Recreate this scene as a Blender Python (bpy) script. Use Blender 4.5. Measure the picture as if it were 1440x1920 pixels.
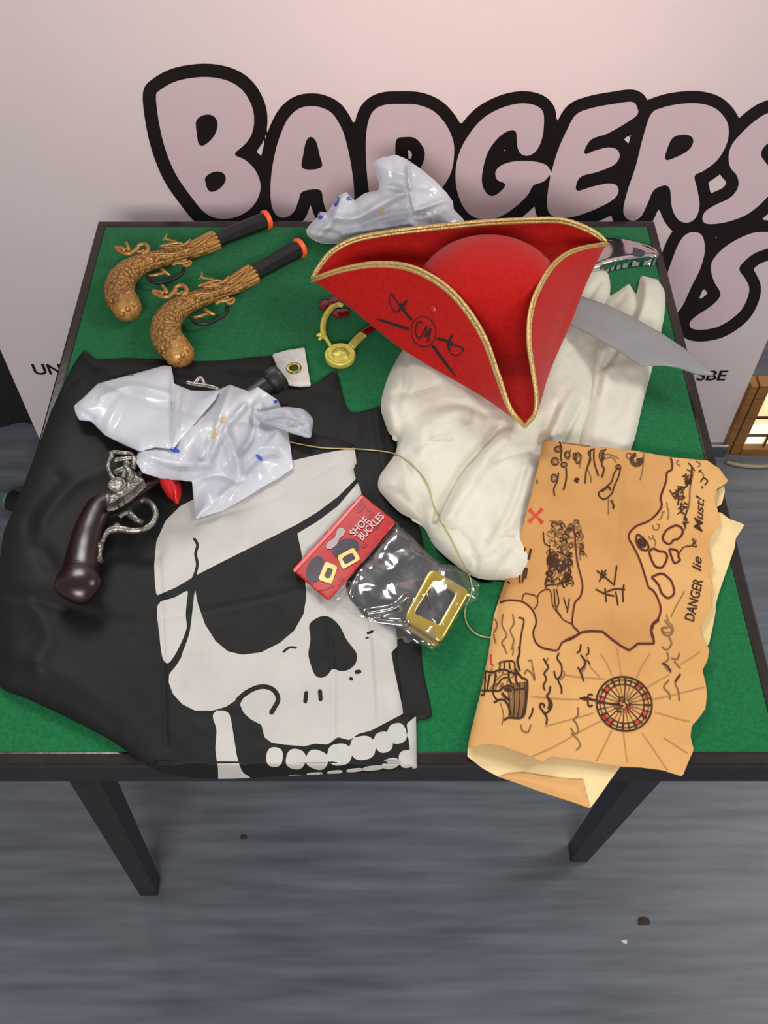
import bpy, math, random
import numpy as np
from mathutils import Vector, Matrix
from mathutils.bvhtree import BVHTree

for o in list(bpy.data.objects):
    bpy.data.objects.remove(o, do_unlink=True)
SC = bpy.context.scene
COL = SC.collection
PI = math.pi

# ------------------------------------------------------------------ camera
IW, IH, FPX = 1440.0, 1920.0, 1830.0
CAMZ = 1.63
PITCH = math.atan(2512.0 / FPX)            # downwards from the horizontal
SP, CP = math.sin(PITCH), math.cos(PITCH)
cam_d = bpy.data.cameras.new('camera')
cam_d.sensor_fit = 'VERTICAL'
cam_d.sensor_height = 36.0
cam_d.sensor_width = 27.0
cam_d.lens = FPX / IH * 36.0
cam_d.clip_start = 0.02
cam = bpy.data.objects.new('camera', cam_d)
COL.objects.link(cam)
cam.location = (0, 0, CAMZ)
cam.rotation_euler = (PI / 2 - PITCH, 0, 0)
SC.camera = cam


def lin(c):
    out = []
    for v in c[:3]:
        v = v / 255.0
        out.append(v / 12.92 if v <= 0.04045 else ((v + 0.055) / 1.055) ** 2.4)
    return (out[0], out[1], out[2], 1.0)


# ------------------------------------------------------------------ world and lamps
world = bpy.data.worlds.new('room_ambient')
SC.world = world
world.use_nodes = True
bg = world.node_tree.nodes['Background']
bg.inputs[0].default_value = (0.98, 0.98, 1.0, 1)
bg.inputs[1].default_value = 0.36


def area(name, loc, target, sx, sy, power, color):
    d = bpy.data.lights.new(name, 'AREA')
    d.shape = 'RECTANGLE'
    d.size, d.size_y = sx, sy
    d.energy = power
    d.color = color
    o = bpy.data.objects.new(name, d)
    COL.objects.link(o)
    o.location = loc
    o.rotation_euler = (Vector(target) - Vector(loc)).to_track_quat('-Z', 'Y').to_euler()
    return o


area('ceiling_or_fill_light', (-0.75, 2.75, 2.75), (-0.2, 0.9, 0.4), 1.0, 0.6, 46, (1.0, 0.97, 0.92))
area('ceiling_or_fill_light', (2.3, 1.15, 2.70), (0.2, 0.8, 0.6), 0.9, 0.6, 34, (1.0, 0.97, 0.92))
area('ceiling_or_fill_light', (-0.2, -1.9, 2.45), (0.2, 1.3, 0.7), 1.4, 0.6, 70, (1.0, 0.95, 0.91))  # added fill from behind the camera, brightens the banner front
lamp = bpy.data.lights.new('added_banner_glow', 'AREA')  # added unseen source, makes the pinkish glow through the banner
lamp.shape = 'DISK'
lamp.size = 0.7
lamp.energy = 8.5
lamp.color = (1.0, 0.70, 0.62)
lo_ = bpy.data.objects.new('added_banner_glow', lamp)
COL.objects.link(lo_)
lo_.location = (0.12, 1.71, 0.92)
lo_.rotation_euler = (Vector((0.10, 1.345, 0.84)) - Vector(lo_.location)).to_track_quat('-Z', 'Y').to_euler()
vs = SC.view_settings
vs.view_transform = 'Standard'
try:
    vs.look = 'None'
except Exception:
    pass
vs.gamma = 1.0
vs.use_curve_mapping = False
vs.exposure = 0.0


# ------------------------------------------------------------------ pixel <-> place
def ray(px, py):
    u = np.asarray(px, float) - IW / 2
    v = np.asarray(py, float) - IH / 2
    dx = u
    dy = FPX * CP - v * SP
    dz = -(FPX * SP + v * CP)
    return dx, dy, dz


def unz(px, py, z):
    """point of the horizontal plane at height z seen at a pixel"""
    dx, dy, dz = ray(px, py)
    t = (np.asarray(z, float) - CAMZ) / dz
    return np.stack([dx * t, dy * t, CAMZ + dz * t], -1)


def uny(px, py, Y):
    """point of the vertical plane at depth Y seen at a pixel"""
    dx, dy, dz = ray(px, py)
    t = np.asarray(Y, float) / dy
    return np.stack([dx * t, dy * t, CAMZ + dz * t], -1)


def proj(p):
    p = np.asarray(p, float)
    x, y, z = p[..., 0], p[..., 1], p[..., 2] - CAMZ
    dep = y * CP - z * SP
    dn = -z * CP - y * SP
    return IW / 2 + FPX * x / dep, IH / 2 + FPX * dn / dep


def Zm(pts, ox, oy, s):
    return [(ox + a / s, oy + b / s) for a, b in pts]


# ------------------------------------------------------------------ 2-D helpers
def cr(pts, n=6, closed=True):
    """Catmull-Rom smoothing of a point list"""
    P = np.asarray(pts, float)
    m = len(P)
    out = []
    rng = range(m) if closed else range(m - 1)
    for i in rng:
        if closed:
            a, b, c, d = P[(i - 1) % m], P[i], P[(i + 1) % m], P[(i + 2) % m]
        else:
            a, b, c, d = P[max(i - 1, 0)], P[i], P[i + 1], P[min(i + 2, m - 1)]
        for k in range(n):
            t = k / n
            out.append(0.5 * ((2 * b) + (c - a) * t + (2 * a - 5 * b + 4 * c - d) * t * t
                              + (-a + 3 * b - 3 * c + d) * t ** 3))
    if not closed:
        out.append(P[-1])
    return np.array(out)


def seg_dist(Q, poly, closed=True):
    P = np.asarray(poly, float)
    A = P if closed else P[:-1]
    B = np.roll(P, -1, 0) if closed else P[1:]
    best = np.full(len(Q), 1e18)
    for a, b in zip(A, B):
        d = b - a
        L = float(d @ d) + 1e-12
        t = np.clip(((Q[:, 0] - a[0]) * d[0] + (Q[:, 1] - a[1]) * d[1]) / L, 0, 1)
        e = (Q[:, 0] - a[0] - t * d[0]) ** 2 + (Q[:, 1] - a[1] - t * d[1]) ** 2
        np.minimum(best, e, out=best)
    return np.sqrt(best)


def inside(Q, poly):
    P = np.asarray(poly, float)
    r = np.zeros(len(Q), bool)
    for a, b in zip(P, np.roll(P, -1, 0)):
        if a[1] == b[1]:
            continue
        c = (a[1] > Q[:, 1]) != (b[1] > Q[:, 1])
        x = (b[0] - a[0]) * (Q[:, 1] - a[1]) / (b[1] - a[1]) + a[0]
        r ^= c & (Q[:, 0] < x)
    return r


def sd(Q, poly, far=None):
    """signed distance, positive inside; only exact near the polygon's box when far is given"""
    P = np.asarray(poly, float)
    if far is not None:
        lo, hi = P.min(0) - far, P.max(0) + far
        m = (Q[:, 0] > lo[0]) & (Q[:, 0] < hi[0]) & (Q[:, 1] > lo[1]) & (Q[:, 1] < hi[1])
        out = np.full(len(Q), -float(far))
        if m.any():
            q = Q[m]
            out[m] = np.where(inside(q, P), 1, -1) * seg_dist(q, P)
        return out
    return np.where(inside(Q, P), 1, -1) * seg_dist(Q, P)


def sd_stroke(Q, pts, w, far=40):
    P = np.asarray(pts, float)
    lo, hi = P.min(0) - far, P.max(0) + far
    m = (Q[:, 0] > lo[0]) & (Q[:, 0] < hi[0]) & (Q[:, 1] > lo[1]) & (Q[:, 1] < hi[1])
    out = np.full(len(Q), -float(far))
    if m.any():
        out[m] = w / 2 - seg_dist(Q[m], P, False)
    return out


def vnoise(x, y, scale, seed=0):
    """smooth value noise in [-1, 1]"""
    r = np.random.RandomState(seed)
    T = r.rand(64, 64) * 2 - 1
    x = np.asarray(x, float) / scale + 100.0
    y = np.asarray(y, float) / scale + 100.0
    i, j = np.floor(x).astype(int), np.floor(y).astype(int)
    fx, fy = x - i, y - j
    fx, fy = fx * fx * (3 - 2 * fx), fy * fy * (3 - 2 * fy)
    g = lambda a, b: T[a % 64, b % 64]
    return (g(i, j) * (1 - fx) + g(i + 1, j) * fx) * (1 - fy) + (g(i, j + 1) * (1 - fx) + g(i + 1, j + 1) * fx) * fy


def crumple(x, y, scale, seed=0, n=7):
    """sharp-creased noise: folded planes at random angles"""
    r = np.random.RandomState(seed)
    wx = x + 0.35 * scale * vnoise(x, y, scale * 1.3, seed + 5)
    wy = y + 0.35 * scale * vnoise(x, y, scale * 1.3, seed + 6)
    out = np.zeros_like(np.asarray(x, float))
    for k in range(n):
        a = r.rand() * PI * 2
        s = scale * (0.6 + 1.2 * r.rand())
        t = (wx * math.cos(a) + wy * math.sin(a)) / s + r.rand() * 9
        out += (np.abs(t - np.floor(t) - 0.5) * 2 - 0.5) * (s / scale)
    return out / n * 1.6


def crease(Q, pts, w, smooth=True):
    """1 on the line, falling to 0 over w pixels"""
    P = cr(pts, 6, False) if smooth and len(pts) > 2 else np.asarray(pts, float)
    d = seg_dist(Q, P, False)
    return np.exp(-(d / w) ** 2)


# ------------------------------------------------------------------ materials
MATS = {}


def mat(name, color, rough=0.6, metal=0.0, color2=None, nscale=8.0, stretch=None, bump=0.0, bscale=200.0,
        spec=0.5, detail=4.0, sheen=0.0, coat=0.0, lo=0.35, hi=0.65, trans=0.0, bdist=0.002, carve=0.0):
    m = bpy.data.materials.new(name)
    m.use_nodes = True
    nt = m.node_tree
    b = nt.nodes['Principled BSDF']
    b.inputs['Base Color'].default_value = lin(color)
    b.inputs['Roughness'].default_value = rough
    b.inputs['Metallic'].default_value = metal
    b.inputs['Specular IOR Level'].default_value = spec
    if sheen:
        b.inputs['Sheen Weight'].default_value = sheen
    if coat:
        b.inputs['Coat Weight'].default_value = coat
        b.inputs['Coat Roughness'].default_value = 0.08
    tc = nt.nodes.new('ShaderNodeTexCoord')
    mp = nt.nodes.new('ShaderNodeMapping')
    nt.links.new(tc.outputs['Object'], mp.inputs[0])
    if stretch:
        mp.inputs['Scale'].default_value = stretch
    if color2 is not None:
        n = nt.nodes.new('ShaderNodeTexNoise')
        n.inputs['Scale'].default_value = nscale
        n.inputs['Detail'].default_value = detail
        nt.links.new(mp.outputs[0], n.inputs['Vector'])
        rp = nt.nodes.new('ShaderNodeValToRGB')
        rp.color_ramp.elements[0].position = lo
        rp.color_ramp.elements[1].position = hi
        rp.color_ramp.elements[0].color = lin(color)
        rp.color_ramp.elements[1].color = lin(color2)
        nt.links.new(n.outputs['Fac'], rp.inputs[0])
        nt.links.new(rp.outputs[0], b.inputs['Base Color'])
    if bump:
        n2 = nt.nodes.new('ShaderNodeTexNoise')
        n2.inputs['Scale'].default_value = bscale
        n2.inputs['Detail'].default_value = 3.0
        nt.links.new(tc.outputs['Object'], n2.inputs['Vector'])
        bp = nt.nodes.new('ShaderNodeBump')
        bp.inputs['Strength'].default_value = bump
        bp.inputs['Distance'].default_value = bdist
        nt.links.new(n2.outputs['Fac'], bp.inputs['Height'])
        nt.links.new(bp.outputs[0], b.inputs['Normal'])
    if carve:
        vo = nt.nodes.new('ShaderNodeTexVoronoi')
        vo.inputs['Scale'].default_value = carve
        nt.links.new(tc.outputs['Object'], vo.inputs['Vector'])
        r2 = nt.nodes.new('ShaderNodeValToRGB')
        r2.color_ramp.elements[0].color = lin(color)
        r2.color_ramp.elements[1].color = lin(color2)
        r2.color_ramp.elements[0].position, r2.color_ramp.elements[1].position = 0.35, 0.8
        nt.links.new(vo.outputs['Distance'], r2.inputs[0])
        nt.links.new(r2.outputs[0], b.inputs['Base Color'])
        bp = nt.nodes.new('ShaderNodeBump')
        bp.invert = True
        bp.inputs['Strength'].default_value = 1.0
        bp.inputs['Distance'].default_value = bdist
        nt.links.new(vo.outputs['Distance'], bp.inputs['Height'])
        nt.links.new(bp.outputs[0], b.inputs['Normal'])
    if trans:
        out = nt.nodes['Material Output']
        tr = nt.nodes.new('ShaderNodeBsdfTranslucent')
        tr.inputs[0].default_value = lin(color)
        mx = nt.nodes.new('ShaderNodeMixShader')
        mx.inputs[0].default_value = trans
        nt.links.new(b.outputs[0], mx.inputs[1])
        nt.links.new(tr.outputs[0], mx.inputs[2])
        nt.links.new(mx.outputs[0], out.inputs[0])
    MATS[name] = m
    return m


def film_mat(name, tint, gloss, rough):
    """clear plastic film: see-through with a glossy skin"""
    m = bpy.data.materials.new(name)
    m.use_nodes = True
    nt = m.node_tree
    nt.nodes.remove(nt.nodes['Principled BSDF'])
    out = nt.nodes['Material Output']
    a = nt.nodes.new('ShaderNodeBsdfTransparent')
    a.inputs[0].default_value = tint
    g = nt.nodes.new('ShaderNodeBsdfGlossy')
    g.inputs['Roughness'].default_value = rough
    g.inputs[0].default_value = (1, 1, 1, 1)
    mx = nt.nodes.new('ShaderNodeMixShader')
    mx.inputs[0].default_value = gloss
    nt.links.new(a.outputs[0], mx.inputs[1])
    nt.links.new(g.outputs[0], mx.inputs[2])
    nt.links.new(mx.outputs[0], out.inputs[0])
    return m


# ------------------------------------------------------------------ objects
def mesh_obj(name, V, F, mats, parent=None, smooth=True, fm=None, origin=None):
    V = np.asarray(V, float)
    if parent is not None:
        off = np.array(parent['_o'])
    elif origin is not None:
        off = np.array(origin, float)
    else:
        off = np.array([(V[:, 0].min() + V[:, 0].max()) / 2, (V[:, 1].min() + V[:, 1].max()) / 2, V[:, 2].min()])
    me = bpy.data.meshes.new(name)
    me.from_pydata((V - off).tolist(), [], [tuple(int(i) for i in f) for f in F])
    if not isinstance(mats, (list, tuple)):
        mats = [mats]
    for m in mats:
        me.materials.append(m)
    if fm is not None:
        me.polygons.foreach_set('material_index', np.asarray(fm, np.int32))
    me.polygons.foreach_set('use_smooth', np.full(len(me.polygons), bool(smooth)))
    me.update()
    o = bpy.data.objects.new(name, me)
    COL.objects.link(o)
    if parent is not None:
        o.parent = parent
        o['_o'] = list(off)
    else:
        o.location = off
        o['_o'] = list(off)
    return o


def thing(name, loc, label, cat, group=None):
    o = bpy.data.objects.new(name, None)
    o.empty_display_size = 0.02
    COL.objects.link(o)
    o.location = loc
    o['_o'] = [float(v) for v in loc]
    tag(o, label, cat, group)
    return o


def tag(o, label, cat, group=None):
    o['label'] = label
    o['category'] = cat
    if group:
        o['group'] = group
    return o


def structure(o):
    o['kind'] = 'structure'
    return o


def sheet(name, outline, step, pos, mats, parent=None, prt=None, back=None, smooth=True, origin=None):
    """a surface over a traced outline: cells are clipped cleanly on the outline and on the print's edges.
    pos(Q, s) gives places for traced points Q with inside-distance s; back the same for the underside"""
    O = np.asarray(outline, float)
    lo, hi = O.min(0) - step, O.max(0) + step
    xs = np.arange(lo[0], hi[0] + step, step)
    ys = np.arange(lo[1], hi[1] + step, step)
    gx, gy = np.meshgrid(xs, ys)
    Q = np.stack([gx.ravel(), gy.ravel()], 1)
    s = sd(Q, O)
    s = np.where(np.abs(s) < 1e-4, 1e-4, s)
    p = prt(Q) if prt is not None else np.full(len(Q), -1.0)
    p = np.where(np.abs(p) < 1e-4, 1e-4, p)
    nx, ny = len(xs), len(ys)
    idx = np.arange(nx * ny).reshape(ny, nx)
    cells = np.stack([idx[:-1, :-1], idx[:-1, 1:], idx[1:, 1:], idx[1:, :-1]], -1).reshape(-1, 4)
    cs, cp = s[cells], p[cells]
    anyin = (cs > 0).any(1)
    full = (cs > 0).all(1)
    unip = (cp > 0).all(1) | (cp <= 0).all(1)
    simple = full & unip
    verts, key, faces, fm = [], {}, [], []

    def vid(q):
        k = (round(q[0] * 200), round(q[1] * 200))
        i = key.get(k)
        if i is None:
            i = len(verts)
            key[k] = i
            verts.append((q[0], q[1]))
        return i

    def clip(poly, c, sign):
        out = []
        for a, b in zip(poly, poly[1:] + poly[:1]):
            fa, fb = a[c] * sign, b[c] * sign
            if fa > 0:
                out.append(a)
            if (fa > 0) != (fb > 0):
                t = fa / (fa - fb)
                out.append(tuple(a[i] + (b[i] - a[i]) * t for i in range(4)))
        return out
    for c in cells[simple]:
        faces.append([vid(Q[i]) for i in c])
    fm += [1 if v > 0 else 0 for v in p[cells[simple][:, 0]]]
    for c in cells[anyin & ~simple]:
        base = [(Q[i, 0], Q[i, 1], s[i], p[i]) for i in c]
        base = clip(base, 2, 1)
        for sg, mi in ((1, 1), (-1, 0)):
            pl = clip(base, 3, sg)
            if len(pl) >= 3:
                f = []
                for q in pl:
                    i = vid(q)
                    if not f or (f[-1] != i and f[0] != i):
                        f.append(i)
                if len(f) >= 3:
                    faces.append(f)
                    fm.append(mi)
    VQ = np.array(verts)
    vs_ = np.maximum(sd(VQ, O), 0)
    top = pos(VQ, vs_)
    # faces upward: image y runs down, so the winding (x, y) must be reversed
    F = [list(reversed(f)) for f in faces]
    if back is None:
        return mesh_obj(name, top, F, mats, parent, smooth, fm, origin)
    bot = back(VQ, vs_)
    n = len(VQ)
    edges = {}
    for f in F:
        for a, b in zip(f, f[1:] + f[:1]):
            edges[(a, b)] = 1
    FF = list(F)
    fmm = list(fm)
    for f, m_ in zip(F, fm):
        FF.append([i + n for i in reversed(f)])
        fmm.append(0)
    for (a, b) in edges:
        if (b, a) not in edges:
            FF.append([b, a, a + n, b + n])
            fmm.append(0)
    return mesh_obj(name, np.concatenate([top, bot]), FF, mats, parent, smooth, fmm, origin)


def frames(P):
    P = np.asarray(P, float)
    T = np.gradient(P, axis=0)
    T /= np.linalg.norm(T, axis=1)[:, None] + 1e-12
    return T


def tube(name, pts, radii, m, parent=None, n=12, flat=1.0, cap=True, smooth=True, closed=False, up=(0, 0, 1),
         prof=None, origin=None, label=None):
    """swept tube; flat squeezes it along 'up'; prof(k, ang) scales the radius"""
    P = np.asarray(pts, float)
    k = len(P)
    R = np.full(k, radii) if np.isscalar(radii) else np.asarray(radii, float)
    if closed:
        T = np.roll(P, -1, 0) - np.roll(P, 1, 0)
        T /= np.linalg.norm(T, axis=1)[:, None]
    else:
        T = frames(P)
    up = np.asarray(up, float)
    S = np.cross(T, up)
    ln = np.linalg.norm(S, axis=1)
    S[ln < 1e-6] = (1, 0, 0)
    S /= np.linalg.norm(S, axis=1)[:, None]
    U = np.cross(S, T)
    V, F = [], []
    for i in range(k):
        for j in range(n):
            a = 2 * PI * j / n
            r = R[i] * (prof(i / (k - 1), a) if prof else 1.0)
            V.append(P[i] + S[i] * r * math.cos(a) + U[i] * r * math.sin(a) * flat)
    for i in range(k if closed else k - 1):
        i2 = (i + 1) % k
        for j in range(n):
            j2 = (j + 1) % n
            F.append([i * n + j, i * n + j2, i2 * n + j2, i2 * n + j])
    if cap and not closed:
        F.append([j for j in range(n)][::-1])
        F.append([(k - 1) * n + j for j in range(n)])
    F = [f[::-1] for f in F]
    o = mesh_obj(name, V, F, m, parent, smooth, None, origin)
    return o


def boxv(x0, x1, y0, y1, z0, z1, b=0.0):
    """box with optional chamfer on its vertical and horizontal edges"""
    import bmesh
    bm = bmesh.new()
    bmesh.ops.create_cube(bm, size=1)
    for v in bm.verts:
        v.co = Vector(((x0 + x1) / 2 + v.co.x * (x1 - x0), (y0 + y1) / 2 + v.co.y * (y1 - y0),
                       (z0 + z1) / 2 + v.co.z * (z1 - z0)))
    if b:
        bmesh.ops.bevel(bm, geom=bm.edges[:], offset=b, segments=2, affect='EDGES', profile=0.6)
    bm.verts.index_update()
    V = [tuple(v.co) for v in bm.verts]
    F = [[v.index for v in f.verts] for f in bm.faces]
    bm.free()
    return V, F


def box(name, x0, x1, y0, y1, z0, z1, m, parent=None, b=0.0, origin=None):
    V, F = boxv(x0, x1, y0, y1, z0, z1, b)
    return mesh_obj(name, V, F, m, parent, False, None, origin)


def ribbons(name, strokes, pos, m, parent):
    """printed lines: each stroke is (points, width in traced pixels) laid on the surface pos"""
    V, F = [], []
    for pts, w in strokes:
        P = np.asarray(pts, float)
        if len(P) < 2:
            continue
        T = np.gradient(P, axis=0)
        T /= np.linalg.norm(T, axis=1)[:, None] + 1e-9
        N = np.stack([-T[:, 1], T[:, 0]], 1)
        ww = (np.full(len(P), w) if np.isscalar(w) else np.asarray(w, float))[:, None] / 2
        L, R = P + N * ww, P - N * ww
        b = len(V)
        Q = np.empty((2 * len(P), 2))
        Q[0::2], Q[1::2] = L, R
        V += pos(Q).tolist()
        for i in range(len(P) - 1):
            F.append([b + 2 * i, b + 2 * i + 1, b + 2 * i + 3, b + 2 * i + 2])
    return mesh_obj(name, V, F, m, parent, True)


def lathe(name, prof, m, parent=None, center=(0, 0, 0), n=32, axis=None, origin=None, smooth=True):
    """prof: list of (radius, height) turned about a vertical axis, then laid along 'axis' if given"""
    V, F = [], []
    for r, h in prof:
        for j in range(n):
            a = 2 * PI * j / n
            V.append((r * math.cos(a), r * math.sin(a), h))
    k = len(prof)
    for i in range(k - 1):
        for j in range(n):
            j2 = (j + 1) % n
            F.append([i * n + j, i * n + j2, (i + 1) * n + j2, (i + 1) * n + j])
    F.append([j for j in range(n)][::-1])
    F.append([(k - 1) * n + j for j in range(n)])
    V = np.array(V)
    if axis is not None:
        q = Vector(axis).normalized().to_track_quat('Z', 'Y').to_matrix()
        V = V @ np.array(q).T
    V = V + np.array(center)
    return mesh_obj(name, V, F, m, parent, smooth, None, origin)

# ================================================================== materials used
M_floor = mat('vinyl_floor', (76, 80, 89), 0.4, 0, (109, 114, 123), 4.5, (1.0, 11, 1), bump=0.05, bscale=60, detail=7, lo=0.26, hi=0.76)
M_wall = mat('painted_wall', (150, 140, 140), 0.8, 0, (158, 149, 148), 3)
M_black = mat('black_cloth_dark', (10, 10, 12), 0.8, 0, (16, 16, 18), 20)
M_banner = mat('banner_vinyl', (232, 223, 223), 0.42, 0, (236, 227, 226), 2.0, trans=0.34, spec=0.35)
M_ink = mat('banner_black_ink', (26, 16, 16), 0.5, 0, (30, 20, 19), 30, spec=0.3)
M_lilac = mat('banner_letter_fill', (234, 212, 216), 0.45, 0, (238, 216, 219), 4, trans=0.28, spec=0.35)
M_alu = mat('brushed_aluminium', (170, 172, 176), 0.35, 1.0, (150, 152, 158), 60)
M_baize = mat('green_baize', (17, 92, 52), 0.95, 0, (26, 106, 62), 260, bump=0.5, bscale=900, sheen=0.15, spec=0.1, bdist=0.0008)
M_trim = mat('dark_table_trim', (30, 22, 20), 0.24, 0, (40, 31, 28), 40, bump=0.1, bscale=120)
M_tblack = mat('black_painted_metal', (16, 15, 16), 0.4, 0, (24, 22, 23), 30)

# ================================================================== setting
structure(mesh_obj('floor', [(-3, -1.5, 0), (3, -1.5, 0), (3, 1.75, 0), (-3, 1.75, 0)], [[0, 1, 2, 3]], M_floor, smooth=False))
structure(mesh_obj('wall_back', [(-3, 1.75, 0), (3, 1.75, 0), (3, 1.75, 1.3), (-3, 1.75, 1.3)], [[0, 1, 2, 3]], M_wall, smooth=False))

# ------------------------------------------------------------------ table
ZT = 0.70                                  # table top height
bl, br = unz(180, 412, ZT), unz(1222, 417, ZT)
fl, fr = unz(-80, 1412, ZT), unz(1492, 1410, ZT)
TX0, TX1 = (bl[0] + fl[0]) / 2, (br[0] + fr[0]) / 2
TY0, TY1 = (fl[1] + fr[1]) / 2 - 0.012, (bl[1] + br[1]) / 2
print('TABLE', TX0, TX1, TY0, TY1)
table = thing('card_table', ((TX0 + TX1) / 2, (TY0 + TY1) / 2, 0),
              'square folding card table with green baize top and black legs', 'table')
RW = 0.013
box('baize_top', TX0 + RW, TX1 - RW, TY0 + RW, TY1 - RW, ZT - 0.02, ZT - 0.0012, M_baize, table)
box('edge_trim', TX0, TX1, TY0, TY0 + RW, ZT - 0.013, ZT, M_trim, table, 0.0022)
box('edge_trim', TX0, TX1, TY1 - RW, TY1, ZT - 0.013, ZT, M_trim, table, 0.0022)
box('edge_trim', TX0, TX0 + RW, TY0 + RW, TY1 - RW, ZT - 0.013, ZT, M_trim, table, 0.0022)
box('edge_trim', TX1 - RW, TX1, TY0 + RW, TY1 - RW, ZT - 0.013, ZT, M_trim, table, 0.0022)
AP = 0.045
ax0, ax1, ay0, ay1 = TX0 + 0.004, TX1 - 0.004, TY0 + 0.004, TY1 - 0.004
box('apron', ax0, ax1, ay0, ay0 + 0.02, ZT - 0.013 - AP, ZT - 0.0132, M_tblack, table, 0.001)
box('apron', ax0, ax1, ay1 - 0.02, ay1, ZT - 0.013 - AP, ZT - 0.0132, M_tblack, table, 0.001)
box('apron', ax0, ax0 + 0.02, ay0 + 0.0202, ay1 - 0.0202, ZT - 0.013 - AP, ZT - 0.0132, M_tblack, table, 0.001)
box('apron', ax1 - 0.02, ax1, ay0 + 0.0202, ay1 - 0.0202, ZT - 0.013 - AP, ZT - 0.0132, M_tblack, table, 0.001)


def leg(top, foot, w0, w1):
    t, f = np.array(top), np.array(foot)
    V = []
    for c, w in ((f, w1), (t, w0)):
        for sx, sy in ((-1, -1), (1, -1), (1, 1), (-1, 1)):
            V.append((c[0] + sx * w / 2, c[1] + sy * w / 2, c[2]))
    F = [[3, 2, 1, 0], [4, 5, 6, 7], [0, 1, 5, 4], [1, 2, 6, 5], [2, 3, 7, 6], [3, 0, 4, 7]]
    lg = mesh_obj('leg', V, F, M_tblack, table, False)
    return lg


LZ = ZT - 0.0135
lf = unz(282, 1663, 0.0)
rf = unz(1083, 1600, 0.0)
lt = unz(128, 1470, 0.645)
rt = unz(1262, 1468, 0.645)
leg((lt[0], ay0 + 0.042, LZ), lf, 0.036, 0.028)
leg((rt[0], ay0 + 0.042, LZ), rf, 0.036, 0.028)
leg((TX0 + 0.075, TY1 - 0.05, LZ), (TX0 + 0.05, TY1 - 0.10, 0), 0.036, 0.028)
leg((TX1 - 0.075, TY1 - 0.05, LZ), (TX1 - 0.05, TY1 - 0.10, 0), 0.036, 0.028)

# ------------------------------------------------------------------ banner
BY = 1.345
ban = thing('display_banner', (0, BY, 0), 'wide white vinyl banner with black-outlined bubble letters standing behind the table', 'banner')
b0 = uny(78, 832, BY)
b1 = uny(1347, 850, BY)
BX0, BX1 = float(b0[0]), float(b1[0])
print('BANNER', BX0, BX1)
box('banner_panel', BX0, BX1, BY, BY + 0.0015, 0.035, 1.22, M_banner, ban)
box('base_rail', BX0 - 0.004, BX1 + 0.012, BY - 0.012, BY + 0.05, 0.0, 0.036, M_alu, ban, 0.004)
box('top_rail', BX0 - 0.004, BX1 + 0.004, BY - 0.006, BY + 0.012, 1.22, 1.245, M_alu, ban, 0.004)

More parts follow.
